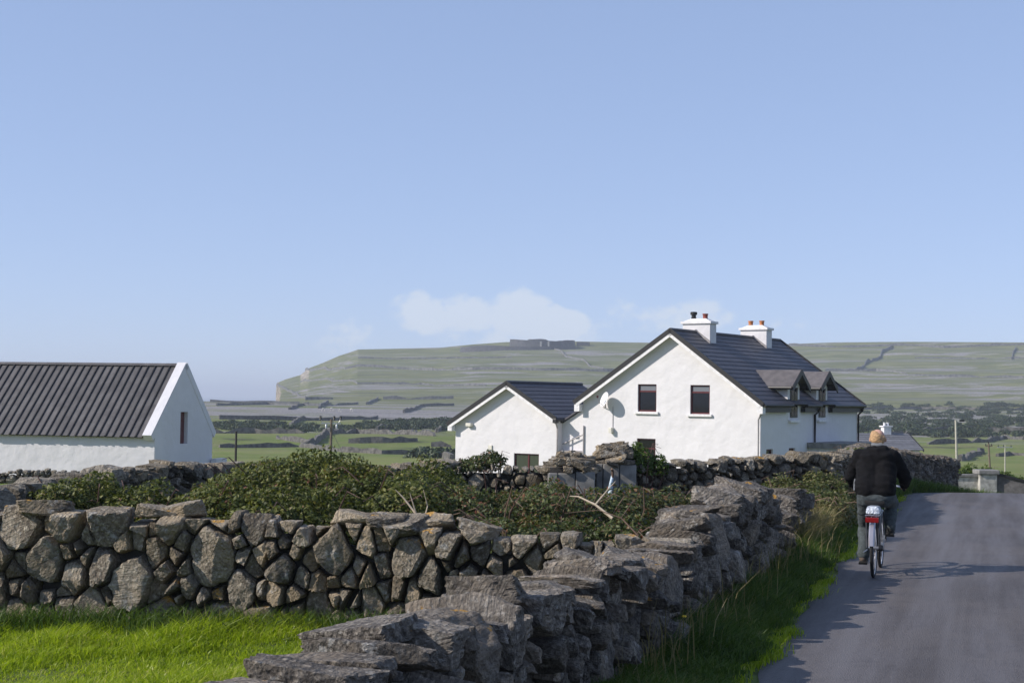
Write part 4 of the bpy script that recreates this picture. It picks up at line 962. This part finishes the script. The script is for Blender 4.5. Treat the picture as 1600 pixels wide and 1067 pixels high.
def wire(label, a, b, sag, r=.012):
    a, b = Vector(a), Vector(b); pts = [a.lerp(b, i / 16) - Vector((0, 0, sag * 4 * (i / 16) * (1 - i / 16))) for i in range(17)]
    o = MB().tube(pts, r, 5).build('overhead_wire', 'wire_grey'); c = pts[0].copy(); o.location = c
    for v in o.data.vertices: v.co -= c
    return tag(o, label, 'wire', None, 'thing')
bt = bp(3.25, 12.2, 3.6)
wire('upper overhead wire coming down to the barn ridge', Vector(bt), Vector((-34, 74, 5.6)), .15); wire('lower overhead wire coming down to the barn ridge', Vector(bt) + Vector((-.9, .2, -.1)), Vector((-34, 74.5, 4.6)), .12)
wire('overhead wire running from the electricity pole behind the annex', tpB + Vector((.85, 0, .3)), Vector((16, 150, .6)), .5, .02)
# sheep out on the limestone flats
def sheep(p, py, label, rot):
    x, y = on_ground(p, py); g = ground(x, y); o = thing('sheep', label, 'sheep', (x, y, g), 'sheep grazing on the limestone flats'); c, s_ = math.cos(rot), math.sin(rot); S_ = 2.0
    fr = lambda a, b, z: (x + (a * c - b * s_) * S_, y + (a * s_ + b * c) * S_, g + z * S_)
    k = MB(); k.lathe([(.05, -.5), (.2, -.46), (.26, -.3), (.28, 0), (.26, .25), (.2, .42), (.12, .5), (.09, .62)], fr(0, 0, .58), 10, (c, s_, .05)); k.build('body', 'sheep_wool', o, True)
    MB().lathe([(.06, 0), (.09, .08), (.07, .2), (.03, .28)], fr(.55, 0, .62), 8, (c, s_, -.7)).build('head', 'sheep_wool', o, True)
    for a in (-.3, .3):
        for b in (-.12, .12): MB().tube([fr(a, b, 0), fr(a, b, .4)], .035 * S_, 6).build('leg', 'sheep_wool', o)
for p, py, rt in ((507, 642.5, .2), (520, 642, 3.3), (533, 643.5, 1.0), (551, 643, 2.6)): sheep(p, py, 'tiny white sheep grazing on the limestone flats below the cliff', rt)

# low rendered wall at the bend, and the darker sloping one
def lw(a, b, z): return (a, b, z)
lowwall = thing('rendered_wall', 'low pale pebble-dashed wall with square pier at the road bend', 'wall', (13.9, 43, ground(13.9, 43)))
MB().box(13.0, 14.32, 43.0, 43.25, -1.4, -.13).build('panel', 'pier_render', lowwall); MB().box(12.9, 14.32, 42.95, 43.3, -.126, -.05).build('coping', 'grey_render', lowwall, bevel=.01)
MB().box(14.1, 14.62, 42.8, 43.32, -1.4, -.04).build('pier', 'pier_render', lowwall, bevel=.02); MB().box(14.05, 14.68, 42.74, 43.38, -.037, .10).build('pier_cap', 'grey_render', lowwall, bevel=.03)
ramp = thing('ramp_wall', 'dark low wall with black coping sloping down away from the pier', 'wall', (15.5, 43, ground(15.5, 43)))
k = MB(); k.hexa([(14.63, 42.9, -1.8), (17.5, 42.3, -1.8), (17.5, 42.6, -1.8), (14.63, 43.2, -1.8), (14.63, 42.9, -.05), (17.5, 42.3, -.78), (17.5, 42.6, -.78), (14.63, 43.2, -.05)]); k.build('panel', 'dark_render', ramp)
k = MB(); k.hexa([(14.6, 42.85, -.045), (17.52, 42.25, -.775), (17.52, 42.65, -.775), (14.6, 43.25, -.045), (14.6, 42.85, .03), (17.52, 42.25, -.70), (17.52, 42.65, -.70), (14.6, 43.25, .03)]); k.build('coping', 'black_trim', ramp)
hb = [(px(1505 + i * 10.5, 46 + (i % 3)), 46 + (i % 3), -.55 + .12 * math.sin(i * 2.3) - .035 * max(0, i - 4), .36, .3, .55 - .02 * i) for i in range(9)]
bush('garden_hedge', 'sunlit bright green shrubs behind the low rendered wall', hb, .085, 'shrub_leaf', 21, .8, 'hedge', canes=6)

# ------------------------------------------------------------------ brambles, bank, grass
bush('bramble', 'small leafy bramble clump behind the tall field wall, near the barn', [(-4.55, 15.6, .45, .65, .7, .66), (-3.95, 15.4, .4, .55, .6, .62), (-5.0, 15.3, .4, .5, .6, .55)], .045, 'bramble_leaf', 31, canes=14)
bush('bramble', 'tall rounded bramble mound between the field wall and the pasture', [(-2.45, 16.6, .62, 1.0, 1.0, .78), (-3.1, 15.6, .42, .8, .8, .68), (-1.75, 16.2, .5, .8, .9, .72), (-1.15, 15.7, .45, .7, .8, .74), (-.75, 16.3, .5, .6, .8, .72), (-2.3, 15.1, .4, .9, .6, .62)], .045, 'bramble_leaf', 32, canes=40)
bush('bramble', 'reddish straggling brambles behind the field wall, below the stone well house', [(-.2, 15.6, .42, .7, .8, .66), (.5, 15.8, .42, .7, .8, .66), (1.15, 16.2, .4, .65, .8, .65), (1.8, 16.6, .35, .55, .7, .6), (.2, 14.6, .35, .8, .6, .52), (1.1, 14.8, .32, .7, .6, .50)], .043, 'red_bramble_leaf', 33, .75, canes=60, cane_mat='twig_brown')
bush('bramble', 'loose tangled brambles on the bank below the house wall', [(2.6, 19.5, .22, .8, 1.0, .42), (3.1, 21.5, .25, .8, 1.0, .46), (3.8, 21.7, .3, .7, .8, .48), (4.5, 22.4, .36, .6, .7, .5), (5.0, 22.9, .4, .45, .6, .52), (2.2, 18.0, .2, .6, .8, .42), (1.7, 19.8, .2, .7, 1.2, .42), (.9, 19.0, .2, .7, 1.2, .45)], .045, 'bank_leaf', 34, .7, canes=70, cane_mat='twig_brown')
bush('bramble', 'dry brown bramble thicket at the road edge beside the rider', [(5.25, 22.9, .32, .38, .8, .5), (5.85, 24.6, .42, .38, .9, .6), (6.4, 26.4, .5, .4, .9, .62), (6.95, 28.4, .5, .4, .9, .62), (4.7, 21.3, .28, .4, .8, .42)], .045, 'bank_leaf', 35, .85, canes=130, cane_mat='twig_brown')
bush('wall_plant', 'small green and rust plant growing on the wall top below the annex', [(-.55, 22.05, .96, .34, .24, .18), (-.28, 22.1, 1.02, .2, .2, .2), (-.8, 22.0, .93, .2, .2, .14)], .045, 'red_bramble_leaf', 36, .8, 'plant', canes=8)
bush('wall_plant', 'leafy green shrub on the wall below the house window', [(1.98, 22.2, 1.0, .26, .2, .36), (2.22, 22.25, .95, .25, .2, .25)], .05, 'shrub_leaf', 37, .8, 'plant', canes=8)

def blades(name, label, X, Y, h, mat, seed, width=.006, bend=.5, zoff=.0, lean=(0, 0)):
    rnd = np.random.RandomState(seed); n_ = len(X); Z = np.interp(np.hypot(X, Y), _kx, _ky) + zoff
    h = h * rnd.uniform(.45, 1.25, n_); a = rnd.uniform(0, 2 * math.pi, n_); dx, dy = np.cos(a), np.sin(a)
    bd = bend * h * rnd.uniform(.2, 1.3, n_); ba = rnd.uniform(0, 2 * math.pi, n_); bx, by = np.cos(ba) * bd + lean[0] * h, np.sin(ba) * bd + lean[1] * h
    w = width * rnd.uniform(.6, 1.4, n_)
    B = np.stack([X, Y, Z], 1); s = np.stack([dx * w, dy * w, 0 * w], 1)
    md = B + np.stack([bx * .3, by * .3, h * .58], 1); tp = B + np.stack([bx, by, h * np.clip(1 - .35 * bend * rnd.uniform(0, 1, n_), .4, 1)], 1)
    V = np.stack([B - s, B + s, md + s * .75, md - s * .75, tp], 1).reshape(-1, 3); i0 = np.arange(n_) * 5
    Q = np.stack([i0, i0 + 1, i0 + 2, i0 + 3], 1); T3 = np.stack([i0 + 3, i0 + 2, i0 + 4], 1)
    tint = np.clip(rnd.beta(2, 2.2, n_) + .18 * swave(X * 2.1, Y * 2.1, seed + 3), 0, 1)
    o0 = np.array((X.mean(), Y.mean(), 0)); me = npmesh(name, V - o0, [Q, T3], mat, False, np.repeat(tint, 5))
    o = link(bpy.data.objects.new(name, me)); o.location = o0; return tag(o, label, None, None, 'stuff')
rs = np.random.RandomState(77)
def wall_x(y): return -2.13 + .338 * (y - 2)
X = rs.uniform(-5.9, 1.2, 95000); Y = rs.uniform(8.6, 12.45, 95000); ok = (X < wall_x(Y) - .25); X, Y = X[ok], Y[ok]
clump = np.clip(.8 + .65 * swave(X * 2.6, Y * 2.6, 61) + .25 * swave(X * 7, Y * 7, 62), .6, 1.9)
blades('lawn_grass', 'bright sunlit grass of the small walled field', X, Y, .13 * clump ** 1.3, 'lawn_blade', 62, .0045, .9, .01, (.25, -.1))
X = rs.uniform(-5.9, 0, 5200); Y = 12.46 - np.abs(rs.normal(0, .22, 5200)); blades('wall_foot_grass', 'longer grass along the foot of the field wall', X, Y, np.full(5200, .24), 'verge_blade', 63, .005, .8)
# verge: dense and shaggy next to the wall, shorter towards the asphalt
n_ = 80000; Y = 8.2 + 27 * rs.random(n_) ** 1.25; u = rs.random(n_)
XL = np.where(Y < 17.3, wall_x(Y) + .2, wall_x(17.3) + (Y - 17.3) * .30 + .2); XR = np.interp(Y, le[:, 1], le[:, 0]) - .02
X = XL + (XR + .05 * np.sin(Y * 4) + .04 * np.sin(Y * 11) - XL) * u + rs.normal(0, .04, n_); hgt = (.30 - .20 * u ** 1.5) * np.clip(.8 + .45 * swave(X * 2.2, Y * 2.2, 64), .3, 1.6); hgt = np.where(u > .93, hgt * .6, hgt)
blades('verge_grass', 'shaggy green grass on the verge between wall and road', X, Y, hgt, 'verge_blade', 65, .0055, .7, .08 * 1.0, (.12, -.05))
n_ = 16000; Y = 9.0 + 22 * rs.random(n_) ** 1.3; X = np.interp(Y, le[:, 1], le[:, 0]) + .09 * np.sin(Y * 1.7) + .05 * np.sin(Y * 5.1) + rs.normal(-.06, .07, n_)
blades('edge_grass', 'short tufts creeping over the edge of the asphalt', X, Y, np.full(n_, .085), 'lawn_blade', 75, .0045, .8, .01)
n_ = 26000; Y = 28 + 12 * rs.random(n_); XR = np.interp(Y, le[:, 1], le[:, 0]); wx = np.interp(Y, [28, 31.3, 34, 37.9, 40.3], [6.2, 7.75, 9.3, 11.5, 12.7]); X = wx + (np.minimum(XR, wx + 1.6) - wx) * rs.random(n_)
blades('bend_grass', 'dark shaded grass under the wall at the road bend', X, Y, np.full(n_, .34), 'verge_blade', 66, .009, .6, .02)
# field behind the walls
n_ = 26000; X = rs.uniform(-7.5, 2.4, n_); Y = rs.uniform(12.8, 22, n_); blades('rough_grass', 'rough grass among the brambles behind the field wall', X, Y, np.full(n_, .30), 'verge_blade', 67, .007, .7)
n_ = 30000; t_ = rs.random(n_); Y = 18.4 + 12.6 * t_; XR = np.interp(Y, le[:, 1], le[:, 0]); X = XR - .35 - np.abs(rs.normal(0, 1.1, n_)); ok = X > XR - 3.6; X, Y = X[ok], Y[ok]
blades('bank_grass', 'tawny tall grass mixed with brambles on the roadside bank', X, Y, np.full(len(X), .50), 'dry_blade', 68, .006, .8, .1)
# seed stalks and dry stems standing in the verge
n_ = 260; Y = 9.5 + 9 * rs.random(n_); X = wall_x(Y) + .28 + np.abs(rs.normal(0, .22, n_)); blades('dry_stalks', 'dry pale stalks standing at the foot of the roadside wall', X, Y, np.full(n_, .55), 'dry_blade', 69, .004, .55, .05)
def twig(label, pts, r, mat='twig_pale', forks=()):
    o = thing('dead_branch', label, 'branch', pts[0]); n_ = len(pts)
    MB().tube(pts, [r * (1 - .75 * i / (n_ - 1)) for i in range(n_)], 6).build('branch', mat, o, True)
    for f in forks: MB().tube(f, [r * .6, r * .4, r * .15][:len(f)], 5).build('twig', mat, o, True)
    return o
twig('pale bare forked branch sticking out of the bramble mound above the wall', [(-.78, 13.1, .75), (-.86, 13.15, .98), (-.98, 13.2, 1.12), (-1.06, 13.2, 1.2)], .014, 'twig_pale', [[(-.80, 13.12, .86), (-.76, 13.2, 1.05), (-.80, 13.2, 1.2)], [(-.86, 13.15, .98), (-.9, 13.1, 1.12), (-.92, 13.1, 1.18)]])
twig('pale curved dead branch lying over the reddish brambles', [(.98, 13.6, .93), (.82, 13.7, 1.05), (.66, 13.75, 1.12), (.58, 13.8, 1.12)], .015, 'twig_pale', [[(.82, 13.7, 1.05), (.95, 13.75, 1.2), (1.02, 13.8, 1.27)]])
twig('thin bare twig leaning on the field wall top by the road wall', [(1.15, 12.7, .85), (1.0, 12.8, 1.0), (.8, 12.9, 1.06), (.5, 13, 1.02)], .008, 'twig_brown', [[(1.0, 12.8, 1.0), (1.12, 12.9, 1.15), (1.2, 12.9, 1.2)]])
def flower(label, x, y, h, mat):
    g = ground(x, y); o = thing('flower', label, 'flower', (x, y, g), 'small wild flowers by the road wall')
    MB().tube([(x, y, g), (x + .02, y, g + h)], .003, 5).build('stalk', 'shrub_stalk', o)
    for i in range(6):
        a = i * 1.047; MB().lathe([(.003, 0), (.009, .003), (.003, .006)], (x + .02 + math.cos(a) * .012, y + math.sin(a) * .012, g + h), 6, (math.cos(a), math.sin(a), .5)).build('petal', mat, o)
plain('shrub_stalk', (.08, .11, .03), .8)
flower('single yellow flower head rising from the verge grass', 1.32, 10.9, .42, 'flower_yellow'); flower('single yellow flower low against the road wall stones', .82, 10.25, .40, 'flower_yellow')
for x, y, h in ((3.15, 20.6, .92), (4.2, 23.5, .9), (2.75, 19.2, .86)): flower('small white bindweed flower among the bank brambles', x, y, h, 'flower_white')

# ------------------------------------------------------------------ old stone well house against the house wall
well = thing('well_house', 'old grey rendered well house with two humped rubble roofs against the wall', 'well', (1.1, 21.5, 0))
for cx_, wd, zt, zb, sd in ((.92, .70, .98, 1.24, 71), (1.63, .62, 1.08, 1.36, 72)):
    cyy = 21.55 + (cx_ - .92) * .9; pr_ = random.Random(sd)
    cuts = [0, .22 + pr_.uniform(-.06, .06), .56 + pr_.uniform(-.08, .08), 1]
    for c0_, c1_ in zip(cuts, cuts[1:]):                   # cracked render panels
        MB().box(cx_ - wd / 2 + wd * c0_ + .004, cx_ - wd / 2 + wd * c1_ - .004, cyy - .32 + pr_.uniform(-.02, .02), cyy + .3, 0, zt - pr_.uniform(0, .03)).build('render_panel', 'grey_render', well, bevel=.015)
    MB().box(cx_ - wd / 2 + .02, cx_ + wd / 2 - .02, cyy - .26, cyy + .25, 0, zt + .05).build('core', 'gap_shade', well)
    for i in range(46):                                    # cap of rubble laid as a low dome
        a, rr = pr_.uniform(0, 6.28), math.sqrt(pr_.random()) * .98; x = cx_ + math.cos(a) * rr * wd * .56; y = cyy + math.sin(a) * rr * .36; z = zt + (zb - zt) * (1 - rr * rr) - .02
        w_, h_ = pr_.uniform(.07, .13), pr_.uniform(.03, .05); pl = []
        for ax_, e in ((0, w_), (1, w_ * .8), (2, h_)):
            for sg in (-1, 1):
                nn = np.array([pr_.gauss(0, .2) for _ in range(3)]); nn[ax_] = sg; nn /= np.linalg.norm(nn); pl.append((nn, e))
        P, Fc = rock_points(pl, np.array((w_, w_ * .8, h_)), 3, pr_, .08, 24); o = link(bpy.data.objects.new('cap_stone', npmesh('cap_stone', P, [Fc], 'limestone')), well); o.location = Vector((x, y, z)) - well.location
pump = thing('water_pipe', 'short pale blue pipe with rusty tap in front of the well house', 'pipe', (1.5, 21.2, .5))
MB().tube([(1.50, 21.25, 0), (1.49, 21.22, .72), (1.52, 21.2, .93)], [.03, .035, .02], 10).build('pipe', 'enamel_blue', pump, True); MB().tube([(1.52, 21.2, .90), (1.525, 21.17, 1.0), (1.50, 21.12, 1.03)], [.018, .022, .015], 8).build('tap', 'twig_brown', pump, True)

# ------------------------------------------------------------------ bicycle and rider
fwd = Vector((math.sin(HEAD), math.cos(HEAD), 0)); rgt = Vector((math.cos(HEAD), -math.sin(HEAD), 0)); C0 = Vector((4.235, 16.6, .036))
def bk(f, s, u): return C0 + fwd * f + rgt * s + Vector((0, 0, u))
bike = thing('bicycle', 'city bicycle with silver rear mudguard, carrier and red reflector', 'bicycle', C0)
def hoop(R_, r, f0, u0, s0=0, a0=0, a1=2 * math.pi, n=40, m=8):
    k = MB(); closed = abs(a1 - a0) > 6.28; cnt = n if closed else n + 1
    for i in range(cnt):
        a = a0 + (a1 - a0) * i / n
        for j in range(m):
            b_ = 2 * math.pi * j / m; rr = R_ + r[0] * math.cos(b_); k.v.append(tuple(bk(f0 + math.cos(a) * rr, s0 + r[1] * math.sin(b_), u0 + math.sin(a) * rr)))
    for i in range(n):
        i2 = (i + 1) % cnt
        k.f += [(i * m + j, i * m + (j + 1) % m, i2 * m + (j + 1) % m, i2 * m + j) for j in range(m)]
    if not closed: k.f += [tuple(range(m)), tuple((cnt - 1) * m + j for j in range(m))]
    return k
AX = .345
for f0 in (0, 1.08):
    w = hoop(.325, (.02, .02), f0, AX).build('wheel', 'tyre_rubber', bike, True); w['label'] = 'black tyre with silver rim'
    hoop(.300, (.008, .011), f0, AX).build('rim', 'bike_silver', w, True); MB().tube([bk(f0, -.06, AX), bk(f0, .06, AX)], .022, 10).build('hub', 'bike_silver', w, True)
    k = MB()
    for i in range(28):
        a = i * 2 * math.pi / 28; sd = .03 if i % 2 else -.03; k.tube([bk(f0 + math.cos(a + .25) * .02, sd, AX + math.sin(a + .25) * .02), bk(f0 + math.cos(a) * .30, 0, AX + math.sin(a) * .30)], .0013, 4, False)
    tag(k.build('spoke_set', 'bike_silver', w), kind='stuff')
def tb(name, pts, r, mat='bike_black', par=None): return MB().tube([bk(*p) for p in pts], r, 8).build(name, mat, par or bike, True)
BBp = (.44, 0, .285)
fr_ = tb('frame', [(.44, 0, .285), (.29, 0, .72)], .016); tb('down_tube', [BBp, (.93, 0, .70)], .018, 'bike_black', fr_); tb('top_tube', [(.33, 0, .60), (.91, 0, .80)], .016, 'bike_black', fr_); tb('head_tube', [(.94, 0, .66), (.89, 0, .86)], .02, 'bike_black', fr_)
for s_ in (-.06, .06):
    tb('chain_stay', [(.42, s_ * .7, .285), (0, s_, AX)], .009, 'bike_black', fr_); tb('seat_stay', [(0, s_, AX), (.30, s_ * .4, .70)], .008, 'bike_black', fr_); tb('fork_blade', [(.93, s_ * .9, .66), (.99, s_, .52), (1.08, s_, AX)], .010, 'bike_black', fr_)
tb('seat_post', [(.29, 0, .70), (.26, 0, .82)], .013, 'bike_silver'); tb('stem', [(.89, 0, .86), (.87, 0, 1.0), (.90, 0, 1.02)], .013, 'bike_silver')
hbm = tb('handlebar', [(.66, -.30, .99), (.76, -.28, 1.01), (.89, -.14, 1.03), (.91, 0, 1.02), (.89, .14, 1.03), (.76, .28, 1.01), (.66, .30, .99)], .012, 'bike_silver')
for s_ in (-1, 1): tb('grip', [(.64, s_ * .302, .988), (.76, s_ * .281, 1.009)], .018, 'tyre_rubber', hbm)
k = MB(); k.hexa([bk(.10, -.11, .83), bk(.36, -.03, .84), bk(.36, .03, .84), bk(.10, .11, .83), bk(.09, -.12, .885), bk(.37, -.025, .88), bk(.37, .025, .88), bk(.09, .12, .885)]); k.build('saddle', 'tyre_rubber', bike, True, .018)
cr = MB().lathe([(.085, -.004), (.09, 0), (.085, .004)], bk(.44, .055, .285), 24, rgt).build('chainwheel', 'bike_silver', bike, True)
for s_, f1, u1 in ((-1, .43, .115), (1, .45, .455)):
    c_ = tb('crank', [(.44, s_ * .07, .285), (f1, s_ * .09, u1)], .010, 'bike_silver'); k = MB().box(-.045, .045, -.05, .05, -.012, .012, lambda a, b, c: tuple(bk(f1 + a, s_ * .155 + b, u1 + c))); k.build('pedal', 'bike_black', c_, bevel=.004)
def guard(f0, a0, a1, mat, wid=.034):
    k = MB(); n_ = 22
    for i in range(n_ + 1):
        a = a0 + (a1 - a0) * i / n_
        for s_, dr in ((-wid, -.016), (-wid * .55, .0), (wid * .55, .0), (wid, -.016), (wid, -.019), (wid * .55, -.004), (-wid * .55, -.004), (-wid, -.019)):
            k.v.append(tuple(bk(f0 + math.cos(a) * (.372 + dr), s_, AX + math.sin(a) * (.372 + dr))))
    for i in range(n_): k.f += [(i * 8 + j, i * 8 + (j + 1) % 8, i * 8 + 8 + (j + 1) % 8, i * 8 + 8 + j) for j in range(8)]
    k.f += [tuple(range(8)), tuple(n_ * 8 + j for j in range(8))]
    return k.build('mudguard', mat, bike, True)
guard(0, R(60), R(172), 'mudguard_white', .034); guard(1.08, R(30), R(195), 'bike_black')
k = MB()
for s_ in (-.075, 0, .075): k.tube([bk(-.24, s_, .735), bk(.24, s_, .745)], .006, 6)
k.tube([bk(-.24, -.08, .735), bk(-.24, .08, .735)], .006, 6)
for s_ in (-.08, .08): k.tube([bk(-.12, s_, .735), bk(0, s_, AX)], .006, 6)
tag(k.build('carrier', 'bike_silver', bike, True))
k = MB(); k.hexa([bk(-.20, -.085, .745), bk(.12, -.085, .75), bk(.12, .085, .75), bk(-.20, .085, .745), bk(-.17, -.065, .84), bk(.10, -.07, .83), bk(.10, .07, .83), bk(-.17, .065, .84)])
bag = k.build('rolled_rain_cape', 'bag_silver', None, True, .03); c = C0.copy(); bag.location = c
for v in bag.data.vertices: v.co -= c
tag(bag, 'crumpled silver rain cape strapped on the bicycle carrier', 'cape', None, 'thing')
k = MB().box(-.265, -.245, -.075, .075, .655, .715, lambda a, b, c: tuple(bk(a, b, c))); k.build('rear_reflector', 'reflector_red', bike, False, .008)
tb('kickstand', [(.06, -.08, AX - .03), (-.12, -.11, .30)], .007, 'bike_silver'); MB().lathe([(.04, -.02), (.045, 0), (.03, .03)], bk(0, .075, AX), 12, rgt).build('hub_gear', 'bike_black', bike, True)

def grow(name, segs, mat, parent, voxel=.012, smooth=4, extra=None, folds=0, seed=0):
    """one continuous skin grown round tapered limbs: segs = [(p0, r0, p1, r1)] in bicycle coordinates"""
    k = MB()
    for p0, r0, p1, r1 in segs:
        a, b_ = bk(*p0), bk(*p1); d = b_ - a; L = max(d.length, 1e-4); pr_ = []
        for i in range(5): an = math.pi / 2 * (1 - i / 4.0001); pr_.append((max(r0 * math.cos(an), .001), -r0 * math.sin(an)))
        for i in range(5): an = math.pi / 2 * i / 4.0001; pr_.append((max(r1 * math.cos(an), .001), L + r1 * math.sin(an)))
        k.lathe(pr_, a, 14, d if d.length > 1e-4 else (0, 0, 1))
    o = k.build(name, mat, None)
    m_ = o.modifiers.new('remesh', 'REMESH'); m_.mode = 'VOXEL'; m_.voxel_size = voxel; m_.use_smooth_shade = True
    if smooth: s_ = o.modifiers.new('smooth', 'SMOOTH'); s_.iterations = smooth; s_.factor = .5
    dg = bpy.context.evaluated_depsgraph_get(); me = bpy.data.meshes.new_from_object(o.evaluated_get(dg)); o.modifiers.clear(); old = o.data; o.data = me; bpy.data.meshes.remove(old); me.name = name
    if not me.materials: me.materials.append(M[mat])
    n_ = len(me.vertices); co = np.empty(n_ * 3, np.float32); me.vertices.foreach_get('co', co); co = co.reshape(-1, 3)
    if folds:
        nr_ = np.empty(n_ * 3, np.float32); me.vertices.foreach_get('normal', nr_); nr_ = nr_.reshape(-1, 3)
        dsp = np.array([mnoise.noise(Vector((v[0] * 7, v[1] * 7, v[2] * 17 + v[0] * 5)) + Vector((seed, 0, 0))) + .5 * mnoise.noise(Vector((v[0] * 16, v[1] * 16, v[2] * 30))) for v in co]); co = co + nr_ * (dsp * folds)[:, None]
    root_loc = Vector()
    if parent is not None: o.parent = parent; root_loc = parent.location
    if parent is not None and parent.parent is not None: root_loc = root_loc + parent.parent.location
    me.vertices.foreach_set('co', (co - np.array(root_loc)).ravel().astype(np.float32)); me.update()
    me.polygons.foreach_set('use_smooth', [True] * len(me.polygons))
    return o
rider = thing('person', 'fair-haired person in black hooded jacket and dark jeans riding the bicycle', 'person', C0)
SHO, ELB, WRI = (.43, .205, 1.41), (.53, .325, 1.13), (.66, .30, 1.035)
body = [((.22, 0, .96), .13, (.42, 0, 1.32), .14), ((.42, -.15, 1.40), .07, (.42, .15, 1.40), .07), ((.45, 0, 1.42), .058, (.54, 0, 1.53), .055),
        ((.565, 0, 1.585), .082, (.555, 0, 1.625), .083), ((.60, 0, 1.565), .062, (.62, 0, 1.545), .045), ((.652, 0, 1.60), .012, (.672, 0, 1.575), .016),
        ((.575, -.086, 1.595), .018, (.57, -.09, 1.57), .014), ((.575, .086, 1.595), .018, (.57, .09, 1.57), .014)]
for s_ in (-1, 1):
    body += [((SHO[0], s_ * SHO[1], SHO[2]), .052, (ELB[0], s_ * ELB[1], ELB[2]), .042), ((ELB[0], s_ * ELB[1], ELB[2]), .042, (WRI[0], s_ * WRI[1], WRI[2]), .03), ((WRI[0], s_ * WRI[1], WRI[2]), .03, (.705, s_ * .297, 1.028), .034)]
    for i in range(4):
        fb = .675 + i * .021; ln = (.012, .018, .016, .008)[i]; so_ = .302 - (fb - .64) * .175
        body += [((fb, s_ * (so_ + .006), 1.035), .0095, (fb + .004, s_ * (so_ + .026 + ln * .3), 1.008), .009), ((fb + .004, s_ * (so_ + .026 + ln * .3), 1.008), .009, (fb + .002, s_ * (so_ + .006), .982 - ln * .2), .0085)]
    body += [((.70, s_ * .275, 1.03), .011, (.722, s_ * .262, 1.008), .010), ((.722, s_ * .262, 1.008), .010, (.735, s_ * .266, .988), .009)]
LEGS = [((.25, -.10, .93), (.56, -.145, .545), (.385, -.15, .20)), ((.25, .10, .93), (.655, .155, .83), (.43, .155, .545))]
for h_, k_, a_ in LEGS: body += [(h_, .085, k_, .055), (k_, .055, a_, .036)]
bd = grow('body', body, 'skin', rider, .0075, 3)
for s_ in (-1, 1): MB().lathe([(.002, -.011), (.010, -.004), (.011, .002), (.002, .011)], bk(.632, s_ * .032, 1.612), 10, fwd).build('eye', 'sole_black', bd, True)
MB().box(-.006, .006, -.022, .022, -.004, .004, lambda a, b, c: tuple(bk(.662 + a, b, 1.548 + c))).build('mouth', 'pot_red', bd, bevel=.002)
jk = [((.215, -.09, 1.02), .150, (.40, -.085, 1.30), .150), ((.215, .09, 1.02), .150, (.40, .085, 1.30), .150), ((.24, -.07, 1.0), .16, (.24, .07, 1.0), .16), ((.415, -.16, 1.385), .098, (.415, .16, 1.385), .098), ((.36, -.08, 1.36), .12, (.36, .08, 1.36), .12),
      ((.455, -.05, 1.45), .075, (.455, .05, 1.45), .075), ((.36, -.085, 1.455), .05, (.33, 0, 1.43), .06), ((.36, .085, 1.455), .05, (.33, 0, 1.43), .06), ((.42, -.10, 1.48), .035, (.36, -.085, 1.455), .05), ((.42, .10, 1.48), .035, (.36, .085, 1.455), .05)]
for s_ in (-1, 1): jk += [((SHO[0] - .01, s_ * .19, 1.395), .092, (ELB[0] - .01, s_ * .315, 1.14), .080), ((ELB[0] - .01, s_ * .315, 1.14), .080, (.645, s_ * .302, 1.045), .052)]
jacket = grow('jacket', jk, 'jacket_black', rider, .013, 4, folds=.016, seed=4)
MB().tube([bk(.16, -.238, .99), bk(.22, -.243, 1.06), bk(.27, -.24, 1.12)], .009, 6).build('side_stripe', 'jacket_grey', jacket, True); MB().tube([bk(.44, -.06, 1.525), bk(.42, 0, 1.52), bk(.44, .06, 1.525)], .026, 8).build('collar', 'jacket_grey', jacket, True)
tr = [((.22, -.08, .93), .135, (.22, .08, .93), .135)]
for h_, k_, a_ in LEGS: tr += [(h_, .125, k_, .084), (k_, .084, (a_[0], a_[1], a_[2] + .06), .068), ((a_[0], a_[1], a_[2] + .06), .068, (a_[0] - .005, a_[1], a_[2] + .02), .072)]
grow('trousers', tr, 'trouser_cloth', rider, .013, 4, folds=.012, seed=9)
for (h_, k_, a_), pu in zip(LEGS, (.127, .467)):
    s_ = a_[1]
    b_ = grow('boot', [((a_[0] - .02, s_, pu + .09), .052, (a_[0] - .02, s_, pu + .045), .047), ((a_[0] - .03, s_, pu + .05), .042, (a_[0] + .10, s_, pu + .045), .045), ((a_[0] + .10, s_, pu + .04), .045, (a_[0] + .17, s_, pu + .032), .034)], 'boot_brown' if s_ < 0 else 'sole_black', rider, .010, 3)
    MB().box(-.085, .205, -.045, .045, 0, .022, lambda a, b, c: tuple(bk(a_[0] + a, s_ + b, pu + c))).build('sole', 'sole_black', b_, False, .008)
grow('hair', [((.52, 0, 1.595), .078, (.53, -.02, 1.625), .074), ((.52, -.055, 1.60), .042, (.585, -.06, 1.625), .036), ((.52, .055, 1.60), .042, (.585, .06, 1.61), .034), ((.50, -.03, 1.57), .045, (.50, .03, 1.57), .045), ((.545, -.045, 1.655), .045, (.60, -.04, 1.655), .04)], 'hair_blond', rider, .009, 1, folds=.008, seed=2)
